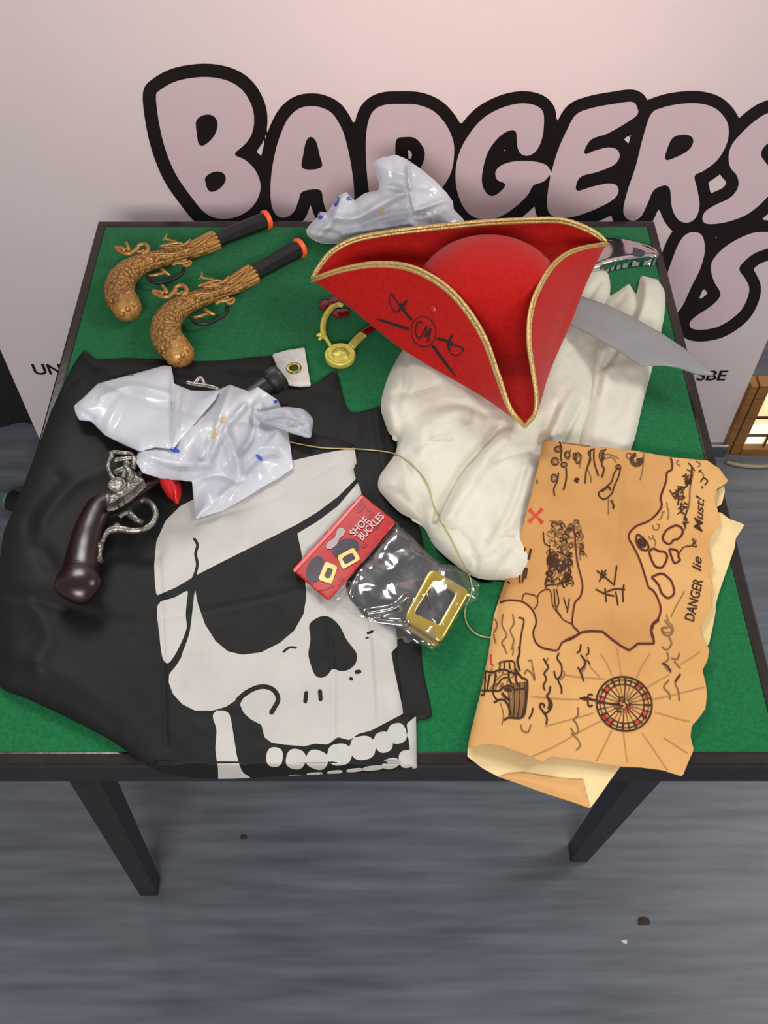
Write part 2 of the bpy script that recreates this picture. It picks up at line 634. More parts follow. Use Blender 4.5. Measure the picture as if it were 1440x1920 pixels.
h = lambda L: [(a / 2, b / 2) for a, b in L]
g = lambda L: [(720 + a / 2, b / 2) for a, b in L]
k6 = lambda L: Zm(L, 1000, 400, 3.273)
LET = [
 (h([(585,365),(600,338),(660,305),(740,290),(810,292),(870,310),(915,345),(945,400),(953,450),(945,500),(920,540),(880,578),
     (920,600),(955,635),(975,680),(975,720),(955,765),(920,797),(870,818),(810,818),(765,795),(715,735),(660,655),(622,565),(598,470)]),
  [h([(735,455),(760,433),(795,432),(815,455),(812,490),(795,520),(765,545),(745,540),(738,500)]),
   h([(770,665),(800,645),(830,645),(847,665),(840,690),(820,710),(795,720),(780,712),(772,690)])]),
 (h([(1165,398),(1120,408),(1080,445),(1050,510),(1030,580),(1017,660),(1015,740),(1025,790),(1050,815),(1080,812),(1105,790),
     (1120,750),(1135,718),(1200,712),(1212,755),(1228,800),(1260,830),(1300,828),(1325,800),(1328,720),(1320,640),(1305,560),(1285,490),(1250,430),(1210,405)]),
  [h([(1135,632),(1137,580),(1148,530),(1165,513),(1185,530),(1198,580),(1205,628)])]),
 ([(720,197),(750,195),(785,197),(815,210),(837,235),(850,265),(851,295),(845,325),(827,355),(800,385),(765,405),(725,412),(703,400),
   (692,360),(687,310),(686,265),(690,230),(700,208)],
  [[(742,265),(760,257),(780,260),(795,280),(795,300),(785,320),(767,340),(750,350),(744,320)]]),
 (g([(600,440),(590,410),(560,393),(510,388),(440,405),(370,445),(315,510),(280,580),(268,650),(275,720),(300,780),(340,815),(400,822),
     (450,805),(500,770),(540,730),(560,695),(600,680),(622,650),(610,620),(560,605),(490,605),(440,620),(418,645),(425,675),(455,690),
     (440,715),(410,735),(385,725),(368,690),(370,640),(390,570),(430,515),(470,490),(495,495),(500,550),(515,578),(545,583),(575,560),(595,510)]), []),
 (g([(950,405),(930,382),(860,390),(780,405),(720,430),(685,490),(650,570),(625,660),(612,740),(615,790),(640,812),(700,815),(780,790),
     (850,755),(878,725),(872,695),(840,688),(780,700),(722,715),(735,665),(800,645),(860,620),(883,590),(875,562),(840,553),(790,565),
     (750,578),(775,525),(840,500),(910,460),(950,430)]), []),
 (g([(1000,430),(1040,405),(1110,390),(1180,388),(1240,405),(1280,445),(1293,490),(1283,545),(1250,600),(1200,640),(1165,660),(1175,710),
     (1183,770),(1170,815),(1140,835),(1105,825),(1080,780),(1068,700),(1015,710),(990,760),(965,810),(935,828),(905,815),(898,780),
     (915,710),(945,620),(970,520)]),
  [g([(1055,600),(1065,550),(1085,515),(1120,505),(1150,510),(1160,530),(1145,560),(1105,585)])]),
 ([(1440,212),(1415,227),(1390,250),(1372,272),(1366,295),(1370,315),(1382,330),(1384,350),(1370,370),(1340,385),(1322,397),(1317,412),
   (1327,420),(1360,417),(1395,405),(1420,388),(1442,366),(1455,348),(1452,328),(1438,308),(1427,290),(1436,272),(1465,256),(1505,246),(1525,228),(1515,208),(1480,202)], []),
 (k6([(980,115),(1030,130),(1050,180),(1050,250),(1020,350),(970,450),(920,560),(880,615),(840,660),(800,640),(790,560),(815,400),(850,290),(890,190),(930,135)]), []),
 (k6([(1440,115),(1350,120),(1250,160),(1160,220),(1100,290),(1090,350),(1110,420),(1145,480),(1140,520),(1090,570),(1000,630),(960,670),
      (970,705),(1030,715),(1120,700),(1200,660),(1270,600),(1310,530),(1325,460),(1300,400),(1265,350),(1280,310),(1350,250),(1440,215),(1530,190),(1540,150),(1500,120)]), []),
]
LETS = [(cr(o, 5), [cr(i, 5) for i in hs]) for o, hs in LET]
OFFW = [25, 24, 24, 23, 23, 23, 23, 22, 22]


def clip_x(P):
    """keep the print on the banner panel"""
    P[..., 0] = np.clip(P[..., 0], BX0, BX1)
    return P


def marching(name, val, lo, hi, step, pos, m, parent):
    xs = np.arange(lo[0], hi[0] + step, step)
    ys = np.arange(lo[1], hi[1] + step, step)
    gx, gy = np.meshgrid(xs, ys)
    Q = np.stack([gx.ravel(), gy.ravel()], 1)
    v = val(Q)
    v = np.where(np.abs(v) < 1e-4, 1e-4, v)
    idx = np.arange(len(Q)).reshape(len(ys), len(xs))
    cells = np.stack([idx[:-1, :-1], idx[:-1, 1:], idx[1:, 1:], idx[1:, :-1]], -1).reshape(-1, 4)
    c = v[cells]
    V, F, key = [], [], {}

    def vid(q):
        kk = (round(q[0] * 100), round(q[1] * 100))
        if kk not in key:
            key[kk] = len(V)
            V.append(q)
        return key[kk]
    for cell, cv in zip(cells[(c > 0).any(1)], c[(c > 0).any(1)]):
        if (cv > 0).all():
            F.append([vid((Q[i, 0], Q[i, 1])) for i in cell][::-1])
            continue
        poly = []
        for a in range(4):
            b = (a + 1) % 4
            qa, qb, fa, fb = Q[cell[a]], Q[cell[b]], cv[a], cv[b]
            if fa > 0:
                poly.append(vid((qa[0], qa[1])))
            if (fa > 0) != (fb > 0):
                t = fa / (fa - fb)
                poly.append(vid((qa[0] + (qb[0] - qa[0]) * t, qa[1] + (qb[1] - qa[1]) * t)))
        q = []
        for i in poly:
            if not q or (q[-1] != i and q[0] != i):
                q.append(i)
        if len(q) >= 3:
            F.append(q[::-1])
    return mesh_obj(name, pos(np.array(V)), F, m, parent, False)


def ink_val(Q):
    out = np.full(len(Q), -60.0)
    core = np.full(len(Q), -60.0)
    for (o, hs), w in zip(LETS, OFFW):
        d = sd(Q, o, 60)
        for hh in hs:
            d = np.minimum(d, -sd(Q, hh, 60))
        out = np.maximum(out, d + w)
        core = np.maximum(core, d)
    return np.minimum(out, -core)


marching('letter_outline', ink_val, (250, 110), (1580, 660), 4, lambda Q: clip_x(uny(Q[:, 0], Q[:, 1], BY - 0.0006)), M_ink, ban)
for (o, hs) in LETS:
    def fill(Q, o=o, hs=hs):
        d = sd(Q, o, 60)
        for hh in hs:
            d = np.minimum(d, -sd(Q, hh, 60))
        return d
    marching('letter_fill', fill, o.min(0) - 4, o.max(0) + 4, 3, lambda Q: clip_x(uny(Q[:, 0], Q[:, 1], BY - 0.0012)), M_lilac, ban)


def text_mesh(body, size, m, name, parent, fn, shear=0.0, bold=0.0):
    cu = bpy.data.curves.new(name, 'FONT')
    cu.body = body
    cu.size = size
    cu.shear = shear
    cu.offset = bold
    to = bpy.data.objects.new('tmp_text', cu)
    COL.objects.link(to)
    dg = bpy.context.evaluated_depsgraph_get()
    me = to.evaluated_get(dg).to_mesh()
    V = np.array([v.co[:] for v in me.vertices])
    F = [list(p.vertices) for p in me.polygons]
    bpy.data.objects.remove(to, do_unlink=True)
    bpy.data.curves.remove(cu)
    return mesh_obj(name, fn(V), F, m, parent, False)


def ban_text(body, px, py, hpx, bold=0.0):
    a = uny(px, py, BY - 0.001)
    b = uny(px, py - hpx, BY - 0.001)
    size = float(b[2] - a[2]) / 0.70
    text_mesh(body, size, M_ink, 'small_print', ban, lambda V: np.stack([a[0] + V[:, 0], np.full(len(V), BY - 0.001), a[2] + V[:, 1]], 1), bold=bold)


ban_text('UNIT', 64, 702, 19, 0.0008)
ban_text('SBE', 1304, 713, 18, 0.0008)

# ================================================================== object materials
M_flag = mat('black_flag_cloth', (15, 15, 16), 0.66, 0, (20, 20, 20), 14, bump=0.12, bscale=700, spec=0.3, bdist=0.0006)
M_skull = mat('flag_white_print', (190, 187, 182), 0.65, 0, (180, 177, 172), 16, bump=0.12, bscale=700, bdist=0.0006)
M_tab = mat('white_webbing', (214, 208, 202), 0.8, 0, (200, 196, 190), 120, bump=0.3, bscale=500)
M_brass = mat('brass_eyelet', (190, 160, 80), 0.3, 1.0, (170, 140, 70), 50)
M_shirt = mat('cream_muslin', (214, 209, 195), 0.9, 0, (206, 201, 186), 24, bump=0.25, bscale=650, sheen=0.1, spec=0.15, bdist=0.0008)
M_red = mat('red_felt', (170, 21, 18), 0.95, 0, (180, 27, 22), 180, bump=0.4, bscale=700, sheen=0.12, spec=0.1, bdist=0.0008)
M_gold = mat('gold_braid', (226, 196, 132), 0.3, 0.6, (190, 156, 92), 420, bump=0.8, bscale=620, bdist=0.0012)
M_print = mat('black_print', (28, 14, 14), 0.7, 0, (34, 18, 17), 60)
M_rivet = mat('red_rivet', (170, 26, 22), 0.35, 0, (178, 32, 26), 60)
M_blade = mat('grey_plastic', (140, 140, 141), 0.42, 0, (134, 134, 136), 22, spec=0.5)
M_chrome = mat('chrome_plastic', (215, 208, 208), 0.08, 1.0, (205, 200, 202), 20)
M_oldgold = mat('antique_gold_plastic', (186, 138, 76), 0.42, 0.4, (138, 94, 48), 160, carve=210, bdist=0.003)
M_oldgold2 = mat('antique_gold_smooth', (192, 144, 80), 0.38, 0.4, (164, 116, 60), 90, bump=0.35, bscale=260)
M_barrel = mat('black_plastic_barrel', (20, 20, 21), 0.45, 0, (28, 28, 29), 60, bump=0.2, bscale=120)
M_orange = mat('orange_plastic', (246, 96, 40), 0.45, 0, (250, 106, 48), 30)
M_wood = mat('dark_red_wood_plastic', (38, 11, 14), 0.3, 0, (24, 7, 9), 22, (1, 1, 1), spec=0.5, bump=0.05, bscale=60)
M_pewter = mat('pewter_plastic', (150, 146, 138), 0.36, 0.75, (92, 90, 84), 110, bump=0.8, bscale=230, bdist=0.002)
M_hole = mat('dark_hole', (6, 4, 5), 0.9)
M_pvc = mat('white_plastic_film', (222, 224, 231), 0.2, 0, (214, 217, 227), 20, spec=0.55, trans=0.22)
M_pvc2 = mat('greyish_plastic_film', (205, 208, 216), 0.3, 0, (196, 200, 210), 20, spec=0.5, trans=0.35)
M_bagred = mat('red_bag_print', (205, 36, 40), 0.3, 0, (196, 30, 36), 30)
M_bagblue = mat('blue_bag_print', (52, 82, 190), 0.35, 0, (60, 92, 200), 30)
M_baggold = mat('yellow_stain_print', (205, 168, 96), 0.4, 0, (225, 200, 150), 40)
M_medal = mat('bright_gold_plastic', (232, 220, 112), 0.3, 0.4, (214, 198, 86), 140, bump=0.4, bscale=300, bdist=0.0015)
M_redgem = mat('dark_red_translucent', (118, 16, 18), 0.2, 0, (90, 10, 12), 40, coat=0.5)
M_map = mat('aged_map_paper', (208, 160, 102), 0.85, 0, (192, 140, 84), 9, bump=0.12, bscale=160, lo=0.42, hi=0.75, spec=0.15, detail=6)
M_land = mat('map_land_wash', (198, 148, 92), 0.85, 0, (180, 128, 74), 9, bump=0.12, bscale=160, lo=0.42, hi=0.75, spec=0.15, detail=6)
M_mapback = mat('map_paper_back', (226, 202, 152), 0.85, 0, (214, 188, 136), 12, bump=0.1, bscale=160, spec=0.15)
M_mapink = mat('map_black_ink', (62, 42, 30), 0.85, 0, (76, 52, 38), 50, spec=0.1)
M_mapwash = mat('map_grey_ink', (122, 88, 58), 0.85, 0, (134, 98, 66), 40, spec=0.1)
M_maplite = mat('map_faint_ink', (172, 124, 78), 0.85, 0, (180, 132, 84), 40, spec=0.1)
M_mapline = mat('map_coast_ink', (84, 40, 38), 0.85, 0, (98, 50, 44), 40, spec=0.1)
M_mapred = mat('map_red_ink', (196, 62, 48), 0.85, 0, (206, 74, 56), 40, spec=0.1)
M_card = mat('red_header_card', (178, 22, 30), 0.34, 0, (170, 19, 27), 20, spec=0.5)
M_carddark = mat('dark_red_card_print', (150, 22, 30), 0.32, 0, (140, 20, 28), 20)
M_silver = mat('silver_card_print', (198, 182, 180), 0.35, 0, (188, 172, 170), 60)
M_shoe = mat('printed_purple_black', (44, 30, 46), 0.4, 0, (54, 38, 56), 60)
M_goldprint = mat('printed_gold', (222, 184, 92), 0.35, 0, (238, 212, 140), 60)
M_vinyl = mat('black_shoe_vinyl', (34, 32, 34), 0.45, 0, (46, 44, 46), 30, bump=0.2, bscale=200)
M_buckle = mat('gold_buckle_plastic', (206, 178, 88), 0.22, 0.65, (188, 160, 72), 30)
M_film = film_mat('clear_packet_film', (0.97, 0.97, 0.97, 1), 0.16, 0.13)
M_clear = film_mat('clear_plastic', (0.90, 0.84, 0.84, 1), 0.16, 0.3)
M_cord = mat('gold_elastic_cord', (186, 172, 108), 0.5, 0.1, (168, 152, 90), 90)


def mpp(px, py, z):
    p = unz(px, py, z)
    return float((p[1] * CP + (CAMZ - z) * SP) / FPX)


def smooth01(t):
    t = np.clip(t, 0, 1)
    return t * t * (3 - 2 * t)


def zonly(P, z):
    P = np.array(P)
    P[:, 2] = z
    return P


# ================================================================== pirate flag
q4 = lambda L: Zm(L, 260, 840, 2.571)
FLAG_TOP = [(150,700),(230,735),(330,770),(440,790),(545,805),(662,832),(668,872),(664,880),(672,905),(700,960),(722,1030),(738,1120),
            (748,1230),(757,1338),(780,1341),(782,1441),(700,1448),(600,1452),(500,1457),(410,1461),(345,1456),(295,1446),
            (268,1430),(225,1398),(170,1366),(100,1331),(40,1304),(0,1287),(-14,1240),(-12,1150),(-4,1080),(2,1030),(8,995),(30,945),(55,880),(80,815),(112,740)]
FLAG_LOW = [(155,658),(176,673),(240,671),(330,677),(420,676),(512,667),(560,690),(586,722),(610,706),(631,696),(641,735),(656,773),
            (690,768),(726,762),(735,800),(745,850),(762,930),(790,1000),(800,1100),(789,1213),(800,1290),(810,1342),(786,1350),
            (700,1375),(420,1390),(200,1340),(60,1230),(30,1080),(40,960),(78,820),(112,735)]
FLAG_TOP = np.concatenate([cr(FLAG_TOP[:14], 3, False), np.array(FLAG_TOP[14:16], float), cr(FLAG_TOP[16:], 3, False)])
W1 = q4([(75,560),(85,450),(130,350),(200,280),(330,215),(540,130),(745,60),(880,28),(1040,-2),(1052,75),(1040,85),(1046,150),(960,235),
         (860,310),(760,370),(640,430),(500,500),(390,555),(280,612),(180,672),(86,712),(78,650)])
WL = cr(q4([(92,757),(170,722),(247,690),(240,800),(228,880),(190,970),(152,1030),(130,1035),(112,1000),(100,900)]), 4)
WF = q4([(270,672),(285,750),(320,850),(370,930),(430,980),(500,997),(590,985),(680,940),(750,880),(795,800),(808,720),(800,600),(782,490),
         (765,412),(860,355),(960,280),(1062,160),(1078,240),(1150,400),(1250,700),(1300,880),(1255,950),(1218,985),(1228,1050),(1245,1130),
         (1265,1220),(1277,1280),(1200,1320),(1120,1362),(1060,1378),(1015,1408),(960,1394),(910,1430),(850,1425),(800,1438),(700,1430),(640,1420),(607,1395),
         (592,1335),(540,1308),(505,1275),(488,1235),(505,1205),(545,1178),(500,1195),(470,1215),(420,1248),(350,1267),(270,1265),(210,1235),
         (165,1185),(145,1130),(147,1090),(180,1050),(205,1010),(235,900),(252,850),(262,760)])
NOSE = cr(q4([(822,855),(850,825),(890,810),(930,820),(970,860),(1000,920),(1030,960),(1052,995),(1045,1040),(1010,1070),(970,1075),(935,1065),
              (910,1095),(880,1108),(850,1095),(828,1040),(818,990),(828,920)]), 4)
JAW = cr(q4([(358,1300),(365,1275),(395,1265),(430,1275),(445,1310),(460,1400),(475,1490),(500,1560),(540,1592),(540,1640),(400,1640),(382,1540),(370,1450),(375,1360)]), 4)
SIDE = q4([(1292,1330),(1345,1285),(1345,1570),(1322,1570)])


def ell(cx, cy, rx, ry, rot=0.0, n=24, p=1.0):
    a = np.arange(n) * 2 * PI / n
    x = rx * np.sign(np.cos(a)) * np.abs(np.cos(a)) ** p
    y = ry * np.sign(np.sin(a)) * np.abs(np.sin(a)) ** p
    c, s = math.cos(rot), math.sin(rot)
    return np.stack([cx + x * c - y * s, cy + x * s + y * c], 1)


TEETH = [(655,1490,40,48,.1),(757,1500,47,49,.2),(860,1503,54,46,.35),(968,1478,57,53,-.1),(1080,1446,60,58,-.15),(1180,1418,43,51,-.25),(1247,1376,44,50,-.25),
         (1290,1500,36,43,-.1),(1215,1521,40,26,-.25),(1130,1543,50,12,-.1),(1040,1553,42,9,-.1),(945,1563,40,9,-.1),(850,1572,42,8,-.05),(755,1583,38,8,-.05)]
TEETH = [np.array(q4(ell(a, b, c, d, r, 24, .78))) for a, b, c, d, r in TEETH]
BLK = [(q4([(268,438),(284,468),(274,510),(283,560),(270,612),(250,655)]), 5.5), (q4([(252,655),(246,700),(236,800),(240,870),(212,960),(178,1025),(140,1048)]), 7),
       (q4([(698,983),(725,962),(760,963)]), 4.5), (q4([(808,1180),(803,1222)]), 8), (q4([(874,1172),(877,1212)]), 8), (q4([(1022,1112),(1026,1114)]), 7),
       (q4([(1050,1080),(1064,1078)]), 8), (q4([(1103,893),(1128,884)]), 5), (q4([(1097,916),(1108,912)]), 4),
       (q4([(480,1212),(520,1178),(580,1152),(630,1155),(662,1180),(672,1215),(655,1250),(640,1275)]), 9)]
BLK = [(cr(p, 4, False) if len(p) > 2 else p, w) for p, w in BLK]


def skull(Q):
    w = np.maximum(sd(Q, W1, 50), sd(Q, WL, 50))
    w = np.maximum(w, sd(Q, WF, 50))
    w = np.minimum(w, -sd(Q, NOSE, 50))
    for p, ww in BLK:
        w = np.minimum(w, -sd_stroke(Q, p, ww))
    for t in TEETH:
        w = np.maximum(w, sd(Q, t, 50))
    w = np.maximum(w, sd(Q, JAW, 50))
    return np.maximum(w, sd(Q, SIDE, 50))


def zflag(Q, s=None):
    x, y = Q[:, 0], Q[:, 1]
    if s is None:
        s = np.maximum(sd(Q, FLAG_TOP), 0)
    left = smooth01((330 - x) / 280)
    T = 0.009 + 0.014 * left
    z = 0.7012 + 0.003 + T * (1 - np.exp(-s / (9 + 16 * left)))
    z = z + left * (0.007 * crease(Q, [(70,1010),(85,960),(140,905),(215,872)], 16) + 0.005 * crease(Q, [(60,1130),(90,1190),(70,1240)], 20)
                    - 0.006 * crease(Q, [(-10,1105),(90,1128),(190,1160),(300,1172)], 14) - 0.006 * crease(Q, [(95,1060),(60,980),(110,900)], 18)
                    + 0.004 * crease(Q, [(30,1230),(160,1290),(280,1380)], 22) + 0.002 * vnoise(x, y, 90, 3))
    z = z + (0.0012 - 0.0009 * left) * vnoise(x, y, 46, 11) + (0.0007 - 0.0006 * left) * vnoise(x, y, 21, 12)
    z = z - 0.0022 * crease(Q, [(297,1040),(305,1200),(312,1400)], 4) - 0.0018 * crease(Q, [(580,1030),(620,1200),(625,1400)], 5) \
        - 0.0016 * crease(Q, [(300,1160),(460,1130),(580,1100)], 5) + 0.002 * crease(Q, [(690,1110),(705,1230),(715,1350)], 8) \
        - 0.0016 * crease(Q, [(660,1010),(690,1180),(700,1340)], 5) - 0.0015 * crease(Q, [(370,980),(520,930),(660,850)], 5)
    return z


HANGY = TY0 - 0.004


def flag_pos(Q, s):
    z = zflag(Q, s)
    P = unz(Q[:, 0], Q[:, 1], z)
    over = P[:, 1] < HANGY
    H = uny(Q[:, 0], Q[:, 1], HANGY + 0.0015 * vnoise(Q[:, 0], Q[:, 1], 60, 4) - 0.0015)
    P[over] = H[over]
    return P


def flag_back(Q, s):
    P = flag_pos(Q, s)
    over = P[:, 1] <= HANGY + 0.001
    z = P[:, 2].copy()
    P[:, 2] = np.where(over, z, 0.7008)
    P[over, 1] += 0.0012
    return P


def flow_pos(Q, s):
    x, y = Q[:, 0], Q[:, 1]
    z = 0.7008 + 0.0042 * (1 - np.exp(-s / 6)) + 0.001 * vnoise(x, y, 40, 21) * (s > 3)
    ne = smooth01((x - 540) / 60) * smooth01((780 - y) / 60)
    z = z + ne * (0.006 * crease(Q, [(590,730),(640,745),(655,790)], 16) + 0.006 * crease(Q, [(540,700),(600,715),(632,698)], 9))
    nw = smooth01((760 - y) / 60)
    z = z + nw * (0.005 * crease(Q, [(160,665),(200,690),(330,690),(500,690)], 9) + 0.002 * vnoise(x, y, 30, 5))
    z = z + 0.004 * smooth01((x - 655) / 30) * (crease(Q, [(662,775),(668,820)], 7) + crease(Q, [(705,770),(712,830),(722,880)], 7))
    return unz(x, y, z)


o0 = unz(380, 1080, ZT)
flag = thing('pirate_flag', (o0[0], o0[1], ZT), 'folded black pirate flag printed with a white skull wearing an eye patch', 'flag')
sheet('folded_underlayer', cr(FLAG_LOW, 2), 5, flow_pos, M_flag, flag, back=lambda Q, s: zonly(flow_pos(Q, s), 0.7003))
sheet('printed_face', FLAG_TOP, 3.2, flag_pos, [M_flag, M_skull], flag, prt=skull, back=flag_back)
TAB = [(510,664),(540,656),(571,651),(577,690),(583,722),(560,724),(540,722),(524,700)]
tp = lambda Q, s: unz(Q[:, 0], Q[:, 1], 0.7085 + 0.0015 * (1 - np.exp(-s / 3)) + 0.0015 * vnoise(Q[:, 0], Q[:, 1], 30, 2))
tab = sheet('header_tab', TAB, 3, tp, M_tab, flag, back=lambda Q, s: zonly(tp(Q, s), 0.7065))
ec = unz(551, 690, 0.7112)
er = mpp(551, 690, 0.71) * 11
ring = [(ec[0] + er * math.cos(a), ec[1] + er * math.sin(a), ec[2]) for a in np.linspace(0, 2 * PI, 28, endpoint=False)]
tube('eyelet', ring, er * 0.32, M_brass, tab, 8, 0.5, closed=True)
lathe('eyelet_hole', [(er * 0.8, 0), (er * 0.8, 0.0006)], mat('baize_seen_through', (14, 84, 46), 0.9), tab, (ec[0], ec[1], ec[2] - 0.0008), 24)

# ================================================================== cream shirt
q5 = lambda L: Zm(L, 700, 480, 2.483)
BODY = cr([(756,653),(728,705),(714,758),(721,790),(731,814),(744,820),(741,850),(714,888),(709,914),(724,935),(752,962),(791,983),(815,1024),(861,1064),
           (897,1084),(942,1087),(985,1086),(1040,1020),(1075,920),(1098,838),(1116,722),(1124,640),(1140,575),(1144,530),(1131,504),(1085,500),(900,530),(790,600)], 4)
SLEEVE = cr([(1080,900),(1140,890),(1183,842),(1205,758),(1223,690),(1244,601),(1247,550),(1233,524)], 4, False).tolist() + \
    [(1201,516),(1197,536),(1193,553),(1179,531),(1160,545),(1147,553),(1128,560),(1112,640),(1105,720),(1080,840)]


def body_z(Q, s):
    x, y = Q[:, 0], Q[:, 1]
    hatm = smooth01((700 - y - (x - 985) * 0.1) / 120) * smooth01((1090 - x) / 80)
    T = 0.036 - 0.012 * hatm
    T = T * (1 - 0.62 * smooth01((x - 900) / 120) * smooth01((y - 765) / 70)) * (1 - 0.35 * smooth01((x - 1040) / 60))
    lift = 0.0068 * smooth01((sd(Q, FLAG_LOW, 30) + 16) / 12)
    z = 0.7008 + lift + T * (1 - np.exp(-s / 15))
    e = 1 - np.exp(-s / 12)
    w = (0.010 * crease(Q, [(880,760),(830,800),(790,850),(770,900)], 22)
         - 0.013 * crease(Q, q5([(590,800),(500,900),(430,980),(350,1110),(290,1230)]), 8)
         + 0.006 * crease(Q, q5([(640,830),(520,960),(440,1080),(340,1230)]), 12)
         - 0.008 * crease(Q, q5([(150,480),(155,600),(120,660)]), 7)
         - 0.006 * crease(Q, q5([(100,640),(180,640),(300,600)]), 6)
         - 0.008 * crease(Q, q5([(880,860),(930,770),(970,690)]), 6)
         + 0.006 * crease(Q, q5([(830,840),(880,740),(930,640)]), 9)
         - 0.006 * crease(Q, q5([(770,880),(800,800),(850,700)]), 7)
         - 0.006 * crease(Q, q5([(420,1440),(520,1380),(640,1290)]), 10)
         + 0.005 * crease(Q, q5([(120,930),(200,990),(270,1130)]), 12)
         - 0.004 * crease(Q, q5([(560,1500),(600,1440),(650,1380)]), 6)
         - 0.006 * crease(Q, q5([(1000,200),(1060,110)]), 6, False)
         - 0.006 * crease(Q, q5([(200,760),(300,700),(420,690),(520,740)]), 6) + 0.004 * crease(Q, q5([(230,800),(330,740),(440,730)]), 8)
         - 0.005 * crease(Q, q5([(700,1000),(660,1120),(600,1250),(540,1330)]), 6) + 0.004 * crease(Q, q5([(740,980),(700,1120),(640,1260)]), 9)
         - 0.004 * crease(Q, q5([(340,1250),(420,1300),(470,1390),(480,1470)]), 5) - 0.004 * crease(Q, q5([(560,950),(640,930),(740,900)]), 6)
         - 0.004 * crease(Q, q5([(60,1080),(130,1110),(220,1190)]), 5) - 0.005 * crease(Q, q5([(180,900),(260,860),(360,850)]), 6)
         + 0.003 * crumple(x, y, 70, 35, 5) + 0.003 * vnoise(x, y, 62, 31) + 0.0014 * vnoise(x, y, 26, 32) + 0.0008 * vnoise(x, y, 12, 33))
    return z + e * w * (1 - 0.6 * hatm)


def sleeve_z(Q, s):
    x, y = Q[:, 0], Q[:, 1]
    e = 1 - np.exp(-s / 8)
    z = 0.7008 + 0.016 * (1 - np.exp(-s / 9))
    w = (-0.007 * crease(Q, q5([(1240,120),(1220,260),(1150,400),(1080,520)]), 6) + 0.005 * crease(Q, q5([(1270,120),(1250,260),(1170,420)]), 7)
         - 0.005 * crease(Q, q5([(1110,430),(1060,540),(1045,640)]), 5) + 0.003 * crease(Q, q5([(1100,520),(1050,680),(1030,860)]), 9)
         - 0.004 * crease(Q, q5([(1190,140),(1160,200),(1120,230)]), 6)
         + 0.0022 * vnoise(x, y, 36, 41) + 0.0012 * vnoise(x, y, 16, 42))
    return z + e * w


o0 = unz(960, 800, ZT)
shirt = thing('folded_shirt', (o0[0], o0[1], ZT), 'folded cream cotton shirt lying rumpled under the red hat', 'shirt')
sp_ = lambda Q, s: unz(Q[:, 0], Q[:, 1], sleeve_z(Q, s))
sheet('sleeve', SLEEVE, 4, sp_, M_shirt, shirt, back=lambda Q, s: zonly(sp_(Q, s), 0.7003))
bp_ = lambda Q, s: unz(Q[:, 0], Q[:, 1], body_z(Q, s))
shirt_body = sheet('shirt_body', BODY, 4, bp_, M_shirt, shirt, back=lambda Q, s: zonly(bp_(Q, s), 0.7003 + 0.0068 * smooth01((sd(Q, FLAG_LOW, 30) + 16) / 12)))

# ================================================================== tricorn hat
HC = np.array([0.135, 0.974])              # crown centre on the table plan
NS = 120


def resample(P, n):
    P = np.asarray(P, float)
    d = np.concatenate([[0], np.cumsum(np.linalg.norm(np.diff(P, axis=0), axis=1))])
    t = np.linspace(0, d[-1], n)
    return np.stack([np.interp(t, d, P[:, i]) for i in range(P.shape[1])], 1)


def flap(Tpx, z0, z1, bumpz, Fpx, f0, f1, fb, pw=0.75):
    u = np.linspace(0, 1, NS)
    T2 = resample(cr(Tpx, 10, False), NS)
    T3 = unz(T2[:, 0], T2[:, 1], ZT + z0 + (z1 - z0) * u + bumpz * np.sin(PI * u) ** pw)
    F2 = resample(cr(Fpx, 10, False), NS)
    F3 = unz(F2[:, 0], F2[:, 1], ZT + f0 + (f1 - f0) * u + fb * np.sin(PI * u))
    return T3, F3


ZL, ZR, ZFr = 0.060, 0.072, 0.056
T1, F1 = flap([(585,521),(640,502),(710,491),(780,501),(850,545),(905,620),(935,700),(957,765),(984,795)], ZL, ZFr, 0.064,
              [(585,527),(640,577),(720,645),(790,690),(850,724),(910,757),(955,783),(984,799)], ZL - .004, ZFr - .004, -0.018)
T2, F2 = flap([(984,795),(1002,776),(1005,740),(997,690),(990,640),(992,590),(1005,545),(1035,495),(1075,467),(1138,454)], ZFr, ZR, 0.064,
              [(986,799),(1010,770),(1032,712),(1058,648),(1080,598),(1105,538),(1125,492),(1138,459)], ZFr - .004, ZR - .004, -0.018)
T3, _ = flap([(1138,452),(1112,431),(1060,411),(1000,409),(900,414),(800,424),(720,434),(660,447),(620,470),(597,498),(585,519)], ZR, ZL, 0.042,
             [(0, 0), (1, 1)], 0, 0, 0)
u = np.linspace(0, 1, NS)[:, None]
toC = np.concatenate([np.tile(HC, (NS, 1)), np.zeros((NS, 1))], 1) - T3
toC[:, 2] = 0
toC /= np.linalg.norm(toC, axis=1)[:, None]
sn = np.sin(PI * u)
F3 = T3 + toC * 0.004 * sn
F3[:, 2] = ZT + (ZR - .004) * (1 - u[:, 0]) + (ZL - .004) * u[:, 0] - 0.018 * sn[:, 0]
hat = thing('tricorn_hat', (HC[0], HC[1], ZT + 0.03), 'red felt tricorn hat with gold braid edge resting on the cream shirt', 'hat')
M_ = 26
RB = 0.099
RE = 0.86


def ring_pt(F, rb, z):
    a = np.arctan2(F[:, 1] - HC[1], F[:, 0] - HC[0])
    return np.stack([HC[0] + rb * np.cos(a), HC[1] + rb * RE * np.sin(a), np.full(len(F), z)], 1)


